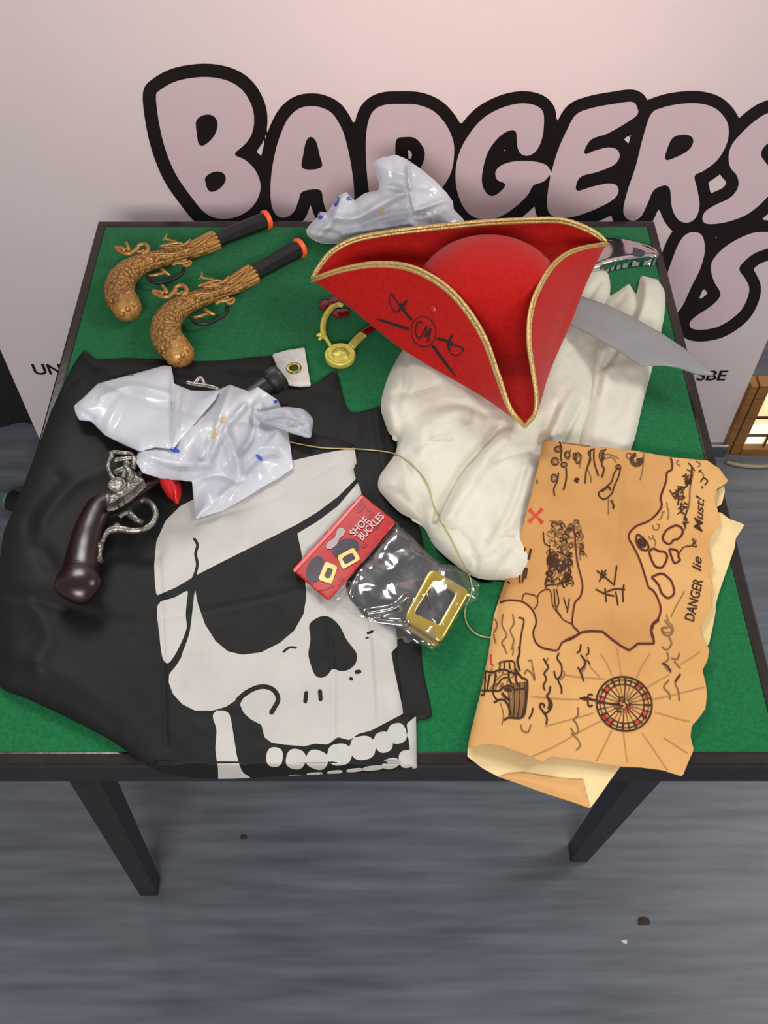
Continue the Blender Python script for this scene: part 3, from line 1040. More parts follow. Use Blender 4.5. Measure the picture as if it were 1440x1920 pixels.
V, Fc = [], []
TT, FFo = np.concatenate([T1[:-1], T2[:-1], T3[:-1]]), np.concatenate([F1[:-1], F2[:-1], F3[:-1]])
CC = ring_pt(FFo, RB, ZT + 0.045)
NN = len(TT)
ts = np.linspace(0, 1, M_)
for i in range(NN):
    C_, F_, T_ = CC[i], FFo[i], TT[i]
    a, b = F_ + (C_ - F_) * 0.30, F_ + (T_ - F_) * 0.22
    pts = []
    for t in np.linspace(0, 1, 8)[:-1]:
        pts.append(C_ + (a - C_) * t)
    for t in np.linspace(0, 1, 10)[:-1]:
        pts.append(a * (1 - t) ** 2 + 2 * t * (1 - t) * (F_ * 1.0) + b * t * t)
    for t in np.linspace(0, 1, 10):
        bulge = 0.004 * math.sin(PI * t)
        q = b + (T_ - b) * t
        out = np.array([q[0] - HC[0], q[1] - HC[1], 0])
        pts.append(q + out / (np.linalg.norm(out) + 1e-9) * bulge * min(1, np.linalg.norm(T_ - F_) / 0.05))
    V += pts
mm = len(V) // NN
for i in range(NN):
    j = (i + 1) % NN
    for k in range(mm - 1):
        Fc.append([i * mm + k, i * mm + k + 1, j * mm + k + 1, j * mm + k])
brim = mesh_obj('brim', V, Fc, M_red, hat, True)
# crown
V, Fc = [], []
NA, NR = 72, 22
for r in range(NR):
    t = (PI / 2) * r / (NR - 1)
    e = 2 / 2.5
    rr, zz = max(math.cos(t), 1e-4) ** e, math.sin(t) ** e
    for j in range(NA):
        a = 2 * PI * j / NA
        V.append((HC[0] + RB * rr * math.cos(a), HC[1] + RB * RE * rr * math.sin(a), ZT + 0.043 + 0.096 * zz))
for r in range(NR - 1):
    for j in range(NA):
        j2 = (j + 1) % NA
        Fc.append([r * NA + j, r * NA + j2, (r + 1) * NA + j2, (r + 1) * NA + j])
mesh_obj('crown', V, Fc, M_red, hat, True)


def braid(T, F):
    """double cord sewn along the brim's edge"""
    d = F - T
    d = d + np.array([0, 0, -0.004])
    for _ in range(3):
        d[1:-1] = (d[:-2] + d[1:-1] * 2 + d[2:]) / 4
    d /= np.linalg.norm(d, axis=1)[:, None]
    Va, Fa = [], []
    for off in (0.0014, 0.0058):
        P = T + d * off
        tg = frames(P)
        S = np.cross(tg, d)
        S /= np.linalg.norm(S, axis=1)[:, None]
        b = len(Va)
        for i in range(len(P)):
            for j in range(10):
                a = 2 * PI * j / 10
                Va.append(P[i] + d[i] * 0.0027 * math.cos(a) + S[i] * 0.0026 * math.sin(a))
        for i in range(len(P) - 1):
            for j in range(10):
                j2 = (j + 1) % 10
                Fa.append([b + i * 10 + j, b + i * 10 + j2, b + (i + 1) * 10 + j2, b + (i + 1) * 10 + j])
    mesh_obj('gold_braid', Va, Fa, M_gold, hat, True)


for T_, F_ in ((T1, F1), (T2, F2), (T3, F3)):
    braid(T_, F_)


def world_bvh(objs):
    V, F = [], []
    for o in objs:
        b = len(V)
        off = np.array(o['_o'])
        V += [tuple(np.array(v.co[:]) + off) for v in o.data.vertices]
        F += [[i + b for i in p.vertices] for p in o.data.polygons]
    return BVHTree.FromPolygons(V, F)


def cast(bvh, Q, lift=0.0005, default=None):
    """where the line of sight through each traced point meets a surface, lifted a hair off it"""
    out = []
    for x, y in Q:
        dx, dy, dz = ray(x, y)
        d = Vector((float(dx), float(dy), float(dz))).normalized()
        loc, nrm, i, dist = bvh.ray_cast(Vector((0, 0, CAMZ)), d)
        if loc is None:
            p = unz(x, y, default if default else ZT)
            out.append(tuple(p))
        else:
            out.append(tuple(loc - d * lift))
    return np.array(out)


def dens(P, step=2.0, sm=True):
    P = cr(P, 8, False) if (sm and len(P) > 2) else np.asarray(P, float)
    L = np.linalg.norm(np.diff(P, axis=0), axis=1).sum()
    return resample(P, max(3, int(L / step) + 1))


e6 = lambda L: Zm(L, 680, 520, 6.545)
bv = world_bvh([brim])
em = []
em.append((np.array(e6(np.concatenate([ell(745, 668, 152, 186, -0.12, 60), ell(745, 668, 152, 186, -0.12, 60)[:2]]))), 2.0))
for P, w in [([(735,572),(700,542),(665,572),(645,640),(655,710),(690,752),(712,730)], 20), ([(715,740),(780,595)], 18), ([(780,592),(772,745)], 24),
             ([(768,742),(832,628)], 22), ([(835,625),(795,795)], 22), ([(910,750),(1050,785)], 34), ([(1105,705),(1052,800),(1060,895)], 30),
             ([(1040,780),(1100,830)], 50), ([(1080,820),(1240,870)], 20), ([(1060,890),(1090,940),(1150,960),(1210,930),(1240,870)], 15),
             ([(345,190),(450,340)], 22), ([(345,190),(325,260),(345,350),(390,420),(445,420)], 15), ([(540,285),(480,370),(430,420)], 30),
             ([(450,330),(510,400)], 50), ([(495,400),(605,525)], 34)]:
    em.append((dens(e6(P), 1.6), w / 6.545))
for P in ([(570,637),(155,505)], [(855,838),(1140,1220)]):
    d = dens(e6(P), 1.6)
    em.append((d, np.interp(np.linspace(0, 1, len(d)), [0, .8, 1], [6.2, 5.2, 1.0])))
ribbons('crossed_swords_print', em, lambda Q: cast(bv, Q, 0.0007), M_print, hat)
rp = cast(bv, [(813, 580)], 0.0005)[0]
lathe('rivet', [(0.0048, -0.001), (0.0046, 0.0012), (0.003, 0.0022), (0.0005, 0.0024)], M_rivet, hat, rp, 20, axis=(-0.35, -0.75, 0.55))

# ================================================================== gold toy pistols
q3 = lambda L: Zm(L, 160, 370, 3.273)


def spine(pts, zc, n=40):
    """pts (px, py, r px) -> places and radii, lying on a surface of height zc"""
    P = np.asarray(pts, float)
    S = cr(P, max(2, n // len(P)), False)
    rr = np.array([mpp(x, y, zc + 0.012) * r for x, y, r in S])
    return S, rr


def lie(S, rr, zc, flat=1.0, lift=0.0):
    return np.array([unz(x, y, zc + r * flat + lift) for (x, y, _), r in zip(S, rr)])


def at(px, py, z):
    return unz(px, py, z)


b0 = unz(390, 590, ZT)
pistol = thing('toy_pistol', (b0[0], b0[1], ZT), 'antique-gold toy flintlock pistol nearer the flag, its butt touching the black cloth', 'toy pistol', 'pair of gold toy pistols')
SPN = [(336,668,24),(329,655,29),(315,638,29),(311,620,28.5),(314,602,27),(325,587,24.5),(345,573,21),(372,561,18.5),(402,549,17.5),(432,537,18),(455,526,19)]
S, rr = spine(SPN, ZT, 96)
Pz = lie(S, rr, ZT, 0.86, 0.0002)
kn = len(S)


def grip_prof(k, a):
    f = 1.0
    if k < 0.22:
        f += 0.035 * math.cos(12 * a) * math.sin(PI * min(1, k / 0.22))
    elif k < 0.5:
        f += 0.030 * math.sin(a * 7 + 16 * k) * math.cos(58 * k)
    elif k < 0.62:
        f += 0.045 * max(0.0, math.cos(150 * k)) * (1 if math.cos(a - 2.2) > 0.1 else 0.2)
    else:
        f += 0.02 * math.sin(a * 5 + 22 * k)
    return f


tube('grip', Pz, rr, M_oldgold, pistol, 40, 0.86, prof=grip_prof)
# butt cap with a raised ring and face
bc = Pz[4]
bdir = Pz[0] - Pz[10]
bdir /= np.linalg.norm(bdir)
rb_ = mpp(335, 664, ZT + .02) * 28.5
bcen = unz(336, 663, ZT + rb_ * 0.9)
V, F = [], []
fq = np.array(Vector((bdir[0] * 0.8, bdir[1] * 0.8, 0.55)).normalized().to_track_quat('Z', 'Y').to_matrix())
for i in range(21):
    th = PI * i / 20
    for j in range(48):
        ph = 2 * PI * j / 48
        r_ = rb_ * (1 + (0.035 * math.cos(16 * ph) if 0.9 < th < 2.4 else 0.0) + (0.03 if 0.55 < th < 0.8 else 0.0))
        V.append(fq @ np.array([r_ * math.sin(th) * math.cos(ph), r_ * math.sin(th) * math.sin(ph), r_ * math.cos(th)]) * np.array([1, 1, 0.88]) + bcen)
for i in range(20):
    for j in range(48):
        j2 = (j + 1) % 48
        F.append([i * 48 + j, (i + 1) * 48 + j, (i + 1) * 48 + j2, i * 48 + j2])
mesh_obj('butt_cap', V, F, M_oldgold2, pistol, True)
for (x, y, r) in ((342, 664, 5), (352, 655, 3), (334, 676, 3)):
    c = at(x, y, ZT + rr[8] * 1.55)
    m_ = mpp(x, y, ZT + .03) * r
    lathe('relief_knob', [(m_, -0.004), (m_ * 0.95, 0.0), (m_ * 0.6, m_ * 0.5), (0.0003, m_ * 0.7)], M_oldgold2, pistol, c, 12)
# fluted collar that holds the barrel: each flute a rod
ca, cb = at(428, 540, ZT + 0.013), at(473, 514, ZT + 0.014)
ax = cb - ca
ax /= np.linalg.norm(ax)
sd_ = np.cross(ax, [0, 0, 1])
sd_ /= np.linalg.norm(sd_)
rc = mpp(470, 515, ZT + .014) * 20
tube('collar', [ca, (ca + cb) / 2, cb], [rc * 0.78, rc * 0.84, rc * 0.95], M_oldgold2, pistol, 24, 0.8)
for j in range(9):
    a = PI * (-0.15 + 1.3 * j / 8)
    o_ = sd_ * math.cos(a) + np.array([0, 0, 0.8]) * math.sin(a)
    p0, p1 = ca + o_ * rc * 0.74, cb + o_ * rc * 0.9 + ax * 0.002
    tube('flute', [p0, (p0 + p1) / 2 + o_ * 0.0006, p1 - ax * 0.003, p1], [0.0016, 0.0022, 0.003, 0.0024], M_oldgold2, pistol, 8)
# barrel, eight-sided
bA, bB = at(468, 517, ZT + 0.0135), at(560, 466, ZT + 0.0135)
barrel = tube('barrel', [bA + (bB - bA) * t for t in np.linspace(0, 1, 8)],
              np.linspace(rc * 0.74, rc * 0.86, 8), M_barrel, pistol, 8, 0.95, smooth=False)
ub = (bB - bA) / np.linalg.norm(bB - bA)
lathe('orange_tip', [(rc * 0.9, -0.002), (rc * 0.98, 0.0), (rc * 0.98, 0.0035), (rc * 0.86, 0.0058), (rc * 0.55, 0.0066), (rc * 0.5, 0.004), (0.0005, 0.004)],
      M_orange, pistol, bB, 24, axis=ub)
# side ornament: leafy ridge, pan and frizzen along the upper edge
orn = [([(690,545),(740,530),(800,512),(838,515)], 3.4, .026), ([(700,505),(715,478),(712,455)], 2.2, .022), ([(705,492),(750,500),(800,508)], 3.0, .023),
       ([(760,535),(820,530),(860,510),(880,480)], 3.0, .027), ([(720,548),(790,545),(840,540)], 2.4, .028), ([(845,560),(900,545),(960,500),(1010,440)], 2.8, .030),
       ([(640,600),(720,590),(790,585),(860,560)], 2.0, .030), ([(620,700),(700,655),(800,620),(900,590)], 1.8, .027)]
for L, r, z in orn:
    P2 = cr(q3(L), 8, False)
    tube('scroll_relief', [at(x, y, ZT + z) for x, y in P2], np.interp(np.linspace(0, 1, len(P2)), [0, .15, .8, 1], [.3, 1, 1, .4]) * r * 0.00062, M_oldgold2, pistol, 8)
for L, r in (([(800,655),(830,640),(870,635),(905,622),(912,636),(895,652),(870,650)], 3.6), ([(810,640),(850,625),(880,612)], 3.0)):
    P2 = cr(q3(L), 8, False)
    tube('guard_scroll', [at(x, y, ZT + 0.020) for x, y in P2], r * 0.00062, M_oldgold2, pistol, 8)
# curled serpent cock
P2 = cr(q3([(590,600),(615,590),(622,565),(600,543),(568,545),(550,565),(556,588),(580,590),(596,578)]), 8, False)
ck = tube('cock', [at(x, y, ZT + 0.024) for x, y in P2], np.linspace(0.0038, 0.0018, len(P2)), M_oldgold2, pistol, 10)
P2 = cr(q3([(556,565),(540,585),(515,608),(480,612),(440,600),(410,580)]), 8, False)
tube('cock_jaw', [at(x, y, ZT + 0.024) for x, y in P2], np.linspace(0.0036, 0.002, len(P2)), M_oldgold2, ck, 10)
P2 = cr(q3([(500,590),(490,565),(475,545),(468,540)]), 6, False)
tube('cock_jaw', [at(x, y, ZT + 0.025) for x, y in P2], np.linspace(0.0034, 0.0016, len(P2)), M_oldgold2, ck, 8)
P2 = cr(q3([(480,590),(445,578),(408,575)]), 6, False)
tube('cock_jaw', [at(x, y, ZT + 0.026) for x, y in P2], np.linspace(0.003, 0.0018, len(P2)), M_oldgold2, ck, 8)
# trigger and guard
P2 = cr(q3([(645,735),(680,770),(740,775),(810,750),(860,710),(870,670)]), 8, False)
tube('trigger_guard', [at(x, y, ZT + 0.012) for x, y in P2], 0.0026, M_barrel, pistol, 8)
P2 = q3([(662,738),(710,728),(755,714)])
tube('trigger', [at(x, y, ZT + 0.016) for x, y in P2], [0.0018, 0.0024, 0.002], M_oldgold2, pistol, 8)
P2 = q3([(735,690),(755,705),(795,722)])
tube('trigger', [at(x, y, ZT + 0.016) for x, y in P2], [0.0028, 0.003, 0.0014], M_oldgold2, pistol, 8)


def copy_tree(o, parent=None):
    c = o.copy()
    COL.objects.link(c)
    c.parent = parent
    for ch in [x for x in bpy.data.objects if x.parent == o]:
        copy_tree(ch, c)
    return c


# the second pistol: the same piece turned and moved so that butt and tip fall where they lie
pa, pb = unz(340, 663, ZT + .015)[:2], unz(565, 462, ZT + .015)[:2]
qa, qb = unz(238, 581, ZT + .015)[:2], unz(507, 407, ZT + .015)[:2]
ang = math.atan2(*(qb - qa)[::-1]) - math.atan2(*(pb - pa)[::-1])
print('PISTOL len', np.linalg.norm(pb - pa), np.linalg.norm(qb - qa), math.degrees(ang))
R = Matrix.Rotation(ang, 2)
mid_p, mid_q = (pa + pb) / 2, (qa + qb) / 2
rel = np.array(pistol['_o'][:2]) - mid_p
rel = np.array(R @ Vector(rel))
p2 = copy_tree(pistol)
p2.location = (mid_q[0] + rel[0], mid_q[1] + rel[1], ZT)
p2.rotation_euler = (0, 0, ang)
p2['label'] = 'antique-gold toy flintlock pistol nearest the back left corner of the green table'

# ================================================================== brown flintlock on the flag
ZB = 0.7305
b0 = unz(200, 1000, ZB)
flint = thing('toy_pistol', (b0[0], b0[1], ZB), 'dark red-brown toy flintlock with pewter lock lying on the flag under the plastic bag', 'toy pistol')
w7 = lambda L: Zm(L, 90, 820, 5.538)
GR = w7([(300,1690),(300,1640),(305,1560),(312,1470),(330,1380),(345,1280),(362,1180),(385,1080),(420,960),(470,840),(545,720),(685,655),(810,570),(935,485),(1060,400)])
GW = [110, 190, 238, 232, 196, 178, 168, 160, 156, 150, 146, 150, 150, 140, 126]
GP = [(x, y, w / 5.538) for (x, y), w in zip(GR, GW)]
GP += [(310, 868, 18), (360, 830, 17)]
S, rr = spine(GP, ZB, 120)
tube('stock', lie(S, rr, ZB, 0.62), rr, M_wood, flint, 32, 0.62)
hx, hy = w7([(302, 1298)])[0]
gi = int(np.argmin((S[:, 0] - hx) ** 2 + (S[:, 1] - hy) ** 2))
lathe('screw_hole', [(0.0032, -0.003), (0.0032, 0.0006)], M_hole, flint, at(hx, hy, ZB + rr[gi] * 1.25), 16)
BAR = [(330, 850, 17), (400, 798, 17), (460, 752, 18), (500, 724, 19.5), (515, 713, 22)]
S2, r2 = spine(BAR, ZB, 30)
barl = tube('barrel', lie(S2, r2, ZB, 0.95, -0.004), r2, M_barrel, flint, 24, 0.95)
e1 = lie(S2, r2, ZB, 0.95, -0.004)
ed = (e1[-1] - e1[-4]) / np.linalg.norm(e1[-1] - e1[-4])
lathe('muzzle', [(r2[-1] * 1.0, -0.010), (r2[-1] * 1.14, -0.004), (r2[-1] * 1.16, 0.004), (r2[-1] * 1.05, 0.010), (r2[-1] * 0.7, 0.0105), (r2[-1] * 0.66, 0.002), (0.0005, 0.002)],
      mat('worn_black_barrel', (26, 26, 26), 0.5, 0.0, (120, 118, 114), 70, bump=0.3, bscale=200, lo=0.58, hi=0.75), barl, e1[-1], 28, axis=ed)
# lock plate with relief
LP = cr(w7([(600,685),(660,690),(760,640),(860,570),(960,480),(1000,440),(930,380),(880,330),(830,380),(800,470),(700,560),(640,600),(600,590),(610,630)]), 4)
zl = ZB + 0.030
lp = lambda Q, s: unz(Q[:, 0], Q[:, 1], zl + 0.0035 * (1 - np.exp(-s / 1.5)) + 0.0012 * vnoise(Q[:, 0], Q[:, 1], 5, 8) * (s > 1))
lock = sheet('lock_plate', LP, 1.6, lp, M_pewter, flint, back=lambda Q, s: zonly(lp(Q, s), zl - 0.012))
cx, cy = w7([(722, 505)])[0]
lathe('lock_wheel', [(0.0098, -0.008), (0.0098, 0.003), (0.0086, 0.0046), (0.0080, 0.0036), (0.004, 0.0040), (0.0004, 0.0042)], M_pewter, lock, at(cx, cy, zl + 0.001), 28)
for L, r in (([(690,440),(650,380),(625,310),(640,240),(665,190),(640,160)], 0.0028), ([(640,160),(700,155),(790,165),(860,175),(890,210)], 0.0025),
             ([(690,245),(740,230),(810,225),(880,215)], 0.003), ([(890,210),(900,270),(880,330)], 0.0038), ([(690,380),(720,360),(760,340),(800,330)], 0.0040),
             ([(830,260),(810,310),(830,350),(860,400),(840,450)], 0.0048), ([(790,330),(800,380),(770,420)], 0.0034), ([(620,600),(615,640),(640,650)], 0.003)):
    P2 = cr(w7(L), 6, False)
    tube('hammer_piece', [at(x, y, zl + 0.004) for x, y in P2], np.interp(np.linspace(0, 1, len(P2)), [0, .2, .8, 1], [.8, 1, 1, .7]) * r, M_pewter, lock, 10)
zg = ZB + 0.010
P2 = cr(w7([(960,670),(990,650),(1050,670),(1100,730),(1120,800),(1090,880),(1020,940),(900,970),(780,955),(700,950),(630,975),(590,1030),(560,1100),(540,1180),(535,1280)]), 5, False)
tube('trigger_guard', [at(x, y, zg) for x, y in P2], np.interp(np.linspace(0, 1, len(P2)), [0, .1, .5, .65, .75, 1], [.0028, .0034, .0032, .0048, .003, .0026]), M_pewter, flint, 10)
P2 = cr(w7([(740,830),(790,795),(850,775)]), 5, False)
tube('trigger', [at(x, y, zg + .006) for x, y in P2], [.0026] * (len(P2) - 1) + [.0036], M_pewter, flint, 8)
P2 = w7([(850,740),(860,810),(920,855),(985,885)])
tube('trigger', [at(x, y, zg + .006) for x, y in P2], [.0016, .0042, .0036, .0026], M_pewter, flint, 8)
for (x, y) in w7([(545,1128),(535,1275),(720,925)]):
    lathe('guard_stud', [(0.0038, -0.004), (0.0038, 0.003), (0.0022, 0.0045), (0.0004, 0.005)], M_pewter, flint, at(x, y, zg), 12)

# ================================================================== plastic bags
ZBG = 0.722


def bag_base(Q):
    """the bag is draped: high over the pistol's lock and barrel, down on the flag elsewhere"""
    d = seg_dist(Q, [(255, 880), (330, 850), (500, 724)], False)
    return zflag(Q) + 0.004 + 0.050 * np.exp(-(d / 52) ** 2)


def pillow(h0, amp, seed, cs, creases=(), k=14.0, lift=0.0):
    def f(Q, s):
        e = 1 - np.exp(-s / k)
        z = bag_base(Q) + lift + h0 * e + e * amp * crumple(Q[:, 0], Q[:, 1], cs, seed, 4)
        for P, w, a in creases:
            d = seg_dist(Q, cr(P, 5, False) if len(P) > 2 else np.asarray(P, float), False)
            z = z + a * np.maximum(0, 1 - d / w) * e
        return unz(Q[:, 0], Q[:, 1], z)
    return f


def thin(f, t=0.0012):
    def g_(Q, s):
        P = f(Q, s)
        P[:, 2] -= t
        return P
    return g_


o0 = unz(370, 830, ZBG)
bag = thing('plastic_bag', (o0[0], o0[1], ZBG), 'crumpled white plastic bag with a red corner lying on the flag', 'plastic bag', 'crumpled white plastic bags')
BB = [(400,735),(431,721),(467,734),(483,725),(521,750),(538,790),(550,877),(520,898),(496,911),(462,932),(417,957),(367,973),(363,940),(360,902),(333,900),(300,896),(267,886),
      (254,865),(260,842),(310,820)]
f1 = pillow(0.006, 0.011, 3, 60, [(q, w, a) for q, w, a in [([(392,857),(425,800),(458,761)], 10, 0.012), ([(425,810),(440,850),(450,890)], 12, 0.012), ([(450,890),(500,850),(545,875)], 12, -0.008),
     ([(480,760),(470,820),(450,850)], 9, -0.010), ([(267,850),(330,870),(392,869)], 12, 0.010), ([(430,725),(410,790),(400,850)], 9, 0.009), ([(360,905),(400,890),(445,905)], 9, -0.006), ([(375,965),(440,910)], 10, 0.006)]])
sheet('bag_body', np.array(BB, float), 3, f1, M_pvc, bag, back=thin(f1))
BF = [(138,761),(160,742),(183,719),(246,702),(308,685),(321,687),(325,705),(326,719),(358,732),(385,733),(412,731),(404,748),(366,792),(325,841),(290,838),(262,846),(237,836),(196,815),(171,790),(148,787),(142,776)]
f2 = pillow(0.012, 0.005, 9, 110, [([(325,719),(322,780),(320,836)], 7, -0.012), ([(190,745),(240,725),(300,735),(322,740)], 12, 0.008), ([(345,735),(340,800)], 6, 0.006), ([(142,765),(175,785)], 8, -0.006), ([(200,800),(225,750)], 14, 0.005)], lift=0.008)
sheet('bag_flap', np.array(BF, float), 3, f2, M_pvc, bag, back=thin(f2))
BH = cr([(478,775),(500,770),(529,763),(552,764),(570,768),(587,786),(585,805),(582,820),(562,816),(542,810),(515,800),(490,792)], 3)
f3 = pillow(0.008, 0.004, 5, 18, [([(500,782),(540,780),(580,795)], 5, 0.004), ([(500,790),(540,795),(575,810)], 4, -0.003)], 5, 0.014)
sheet('bag_handle', BH, 2.5, f3, M_pvc2, bag, back=thin(f3))
BR = cr([(287,868),(300,872),(317,886),(335,902),(341,912),(341,950),(333,952),(321,940),(308,922),(298,900)], 3)
f4 = pillow(0.008, 0.002, 6, 30, [([(318,890),(328,915),(330,945)], 5, 0.003)], 6, -0.012)
sheet('red_corner', BR, 2.5, f4, M_bagred, bag, back=thin(f4))
for nm, E, mt, fn, l in (('blue_print', ell(328, 844, 9, 4, .3), M_bagblue, f1, .014), ('blue_print', ell(246, 703, 4, 2), M_bagblue, f2, .003), ('yellow_print', ell(419, 787, 6, 5), M_baggold, f1, .0), ('yellow_print', ell(403, 812, 4, 12, .5), M_baggold, f1, .0),
                         ('blue_print', ell(517, 753, 4, 3), M_bagblue, f1, 0), ('blue_print', ell(486, 858, 8, 3, .7), M_bagblue, f1, 0)):
    bvb = world_bvh([c for c in bag.children if c.name.split('.')[0] in ('bag_body', 'bag_flap')])
    V = cast(bvb, np.concatenate([[E.mean(0)], E]), 0.001)
    mesh_obj(nm, V, [[0, i + 1, (i + 1) % 24 + 1] for i in range(24)], mt, bag, True)

# second bag standing crumpled behind the hat
o0 = unz(720, 440, ZT)
BAG2 = [(574,431),(582,420),(595,407),(598,397),(613,398),(624,384),(635,367),(649,360),(658,369),(664,376),(684,362),(711,356),(710,338),(702,318),(698,304),(715,296),(742,290),(762,298),
        (791,318),(815,338),(838,362),(849,378),(851,393),(869,411),(880,440),(800,452),(700,458),(640,458),(604,457),(585,449),(576,441)]
bag2 = thing('plastic_bag', (o0[0], 1.17, ZT), 'crumpled white plastic bag standing up behind the red hat', 'plastic bag', 'crumpled white plastic bags')


def bag2f(sign):
    cl = [([(600,400),(660,410),(720,380),(760,360)], 12, 0.014), ([(640,370),(625,410),(600,440)], 10, 0.010), ([(765,300),(768,350),(778,395)], 6, 0.016), ([(710,350),(740,352),(768,360)], 8, -0.012),
          ([(770,400),(820,380),(850,372)], 8, 0.010), ([(680,420),(740,400),(790,400)], 9, -0.010), ([(640,440),(700,430),(770,420)], 8, 0.010), ([(575,430),(610,436),(635,440)], 6, -0.010)]

    def f(Q, s):
        e = 1 - np.exp(-s / 14)
        Y = 1.166 + (455 - Q[:, 1]) / 165 * 0.055
        bb = 0.020 * e
        cm = e * (0.012 * crumple(Q[:, 0], Q[:, 1], 60, 14, 4) + 0.002 * crumple(Q[:, 0], Q[:, 1], 22, 15, 4))
        for P, w, a in cl:
            cm = cm + a * np.maximum(0, 1 - seg_dist(Q, cr(P, 5, False), False) / w) * e
        return uny(Q[:, 0], Q[:, 1], Y - bb - cm if sign < 0 else Y + bb)
    return f


_m = sheet('bag_body', np.array(BAG2, float), 3, bag2f(-1), M_pvc, bag2, back=bag2f(1))
bvb = world_bvh([_m])
for E, mt, nm in ((ell(631, 378, 4, 10, .35), M_bagblue, 'blue_print'), (ell(655, 372, 5, 4), M_bagblue, 'blue_print'), (ell(601, 404, 5, 8, .3), M_bagblue, 'blue_print'), (ell(717, 395, 4, 6, .5), M_baggold, 'yellow_print')):
    V = cast(bvb, np.concatenate([[E.mean(0)], E]), 0.001)
    mesh_obj(nm, V, [[0, i + 1, (i + 1) % 24 + 1] for i in range(24)], mt, bag2, True)

# ================================================================== cutlass and chrome guard
k6 = lambda L: Zm(L, 1000, 400, 3.273)
BL = k6([(60,440),(290,505),(450,560),(600,630),(780,730),(930,830),(1050,930),(1100,980),(1105,995),(1060,992),(1000,985),(880,945),(800,935),(720,936),(650,935),(560,870),(400,775),(200,670),(40,600)])
FUL = [(1000,540),(1095,580),(1137,593),(1195,623),(1220,641),(1275,675),(1310,695)]


def blade_z(Q, s):
    z = 0.744 + 0.0 * Q[:, 0]
    d = seg_dist(Q, cr(FUL, 5, False), False)
    return z + 0.0028 * (1 - np.exp(-s / 3.0)) + 0.0016 * np.clip(1 - d / 26, 0, 1) - 0.0008 * np.exp(-(d / 2.2) ** 2)


bz = lambda Q, s: unz(Q[:, 0], Q[:, 1], blade_z(Q, s))
o0 = unz(1180, 640, 0.744)
cut = thing('toy_cutlass', (o0[0], o0[1], 0.744), 'grey plastic toy cutlass blade sticking out from under the hat past the table edge', 'toy sword')
sheet('blade', np.array(BL, float), 2.6, bz, M_blade, cut, back=lambda Q, s: zonly(bz(Q, s), 0.7435))
ha, hb = unz(1015, 556, 0.7475), unz(955, 537, 0.7475)
tube('handle', [ha + (hb - ha) * t for t in np.linspace(0, 1, 8)], [.008, .0095, .0105, .0105, .0100, .0095, .0105, .0085], M_barrel, cut, 16, 0.5)
GD = cr(k6([(300,150),(465,148),(600,165),(720,200),(768,236),(764,262),(740,272),(700,270),(560,285),(440,312),(405,332),(330,330)]), 4)
gz = lambda Q, s: unz(Q[:, 0], Q[:, 1], 0.707 + 0.0030 * np.sqrt(np.clip(1 - (1 - np.clip(s / 8, 0, 1)) ** 2, 0, 1)) + 0.010 * np.clip((500 - Q[:, 1]) / 55, 0, 1) ** 2 * 0 + 0.012 * np.clip((Q[:, 1] - 446) / 55, 0, 1))
o0 = unz(1180, 475, 0.705)
gd = thing('sword_guard', (o0[0], o0[1], 0.7008), 'shiny chrome plastic sword guard poking out beside the hat corner', 'sword guard')
gs = sheet('guard_shell', GD, 2.2, gz, M_chrome, gd, back=lambda Q, s: zonly(gz(Q, s), 0.7008))
bvg = world_bvh([gs])
SPD = k6([(612,206),(650,218),(690,232),(680,258),(655,268),(620,262),(596,250),(610,235)])
V = cast(bvg, SPD, 0.0006)
mesh_obj('dark_shape', V, [list(range(len(SPD)))[::-1]], mat('dark_shape_grey', (58, 60, 66), 0.5), gd, True)  # flat dark grey shape laid on the guard

# ================================================================== medallion
q4b = lambda L: Zm(L, 560, 280, 4.5)
o0 = unz(638, 666, ZT)
med = thing('gold_medallion', (o0[0], o0[1], ZT), 'bright gold plastic coin medallion with a red and gold strap beside the hat', 'medallion')
mc = unz(638, 668, ZT + 0.004)
R_ = mpp(638, 668, ZT) * 29
lathe('coin', [(R_ * 0.96, -0.004), (R_, -0.002), (R_, 0.004), (R_ * 0.93, 0.0056), (R_ * 0.84, 0.0054), (R_ * 0.80, 0.0042), (R_ * 0.58, 0.0042), (R_ * 0.54, 0.0056),
               (R_ * 0.3, 0.0070), (0.0004, 0.0076)], M_medal, med, mc, 40)
for j in range(26):
    a = 2 * PI * j / 26
    lathe('rim_bead', [(0.0011, -0.001), (0.0010, 0.0005), (0.0003, 0.0012)], M_medal, med, (mc[0] + R_ * 0.70 * math.cos(a), mc[1] + R_ * 0.70 * math.sin(a), mc[2] + 0.0042), 6)
for j in range(5):
    a = PI * (0.1 + 0.2 * j)
    p0 = mc + np.array([R_ * 0.16 * math.cos(a), R_ * 0.1 * math.sin(a) - R_ * .1, 0.0072])
    p1 = mc + np.array([R_ * 0.44 * math.cos(a), R_ * 0.44 * math.sin(a) - R_ * .05, 0.0062])
    tube('crown_relief', [p0, (p0 + p1) / 2, p1], [.0012, .0014, .001], M_medal, med, 6)
P2 = cr(q4b([(375,1320),(340,1312),(290,1330),(240,1385),(212,1450),(205,1520),(215,1570),(240,1610),(270,1660)]), 6, False)
tube('gold_arc', [at(x, y, ZT + 0.0042) for x, y in P2], np.interp(np.linspace(0, 1, len(P2)), [0, .3, .7, .85, 1], [.0034, .0046, .0042, .003, .0028]), M_medal, med, 12, 0.8)
for L in ([(210,1560),(170,1565),(158,1575)], [(200,1575),(180,1600),(175,1608)]):
    P2 = cr(q4b(L), 4, False)
    tube('arc_spur', [at(x, y, ZT + 0.004) for x, y in P2], np.linspace(.003, .0022, len(P2)), M_medal, med, 8)
P2 = cr(q4b([(440,1670),(480,1620),(520,1580),(560,1545)]), 5, False)
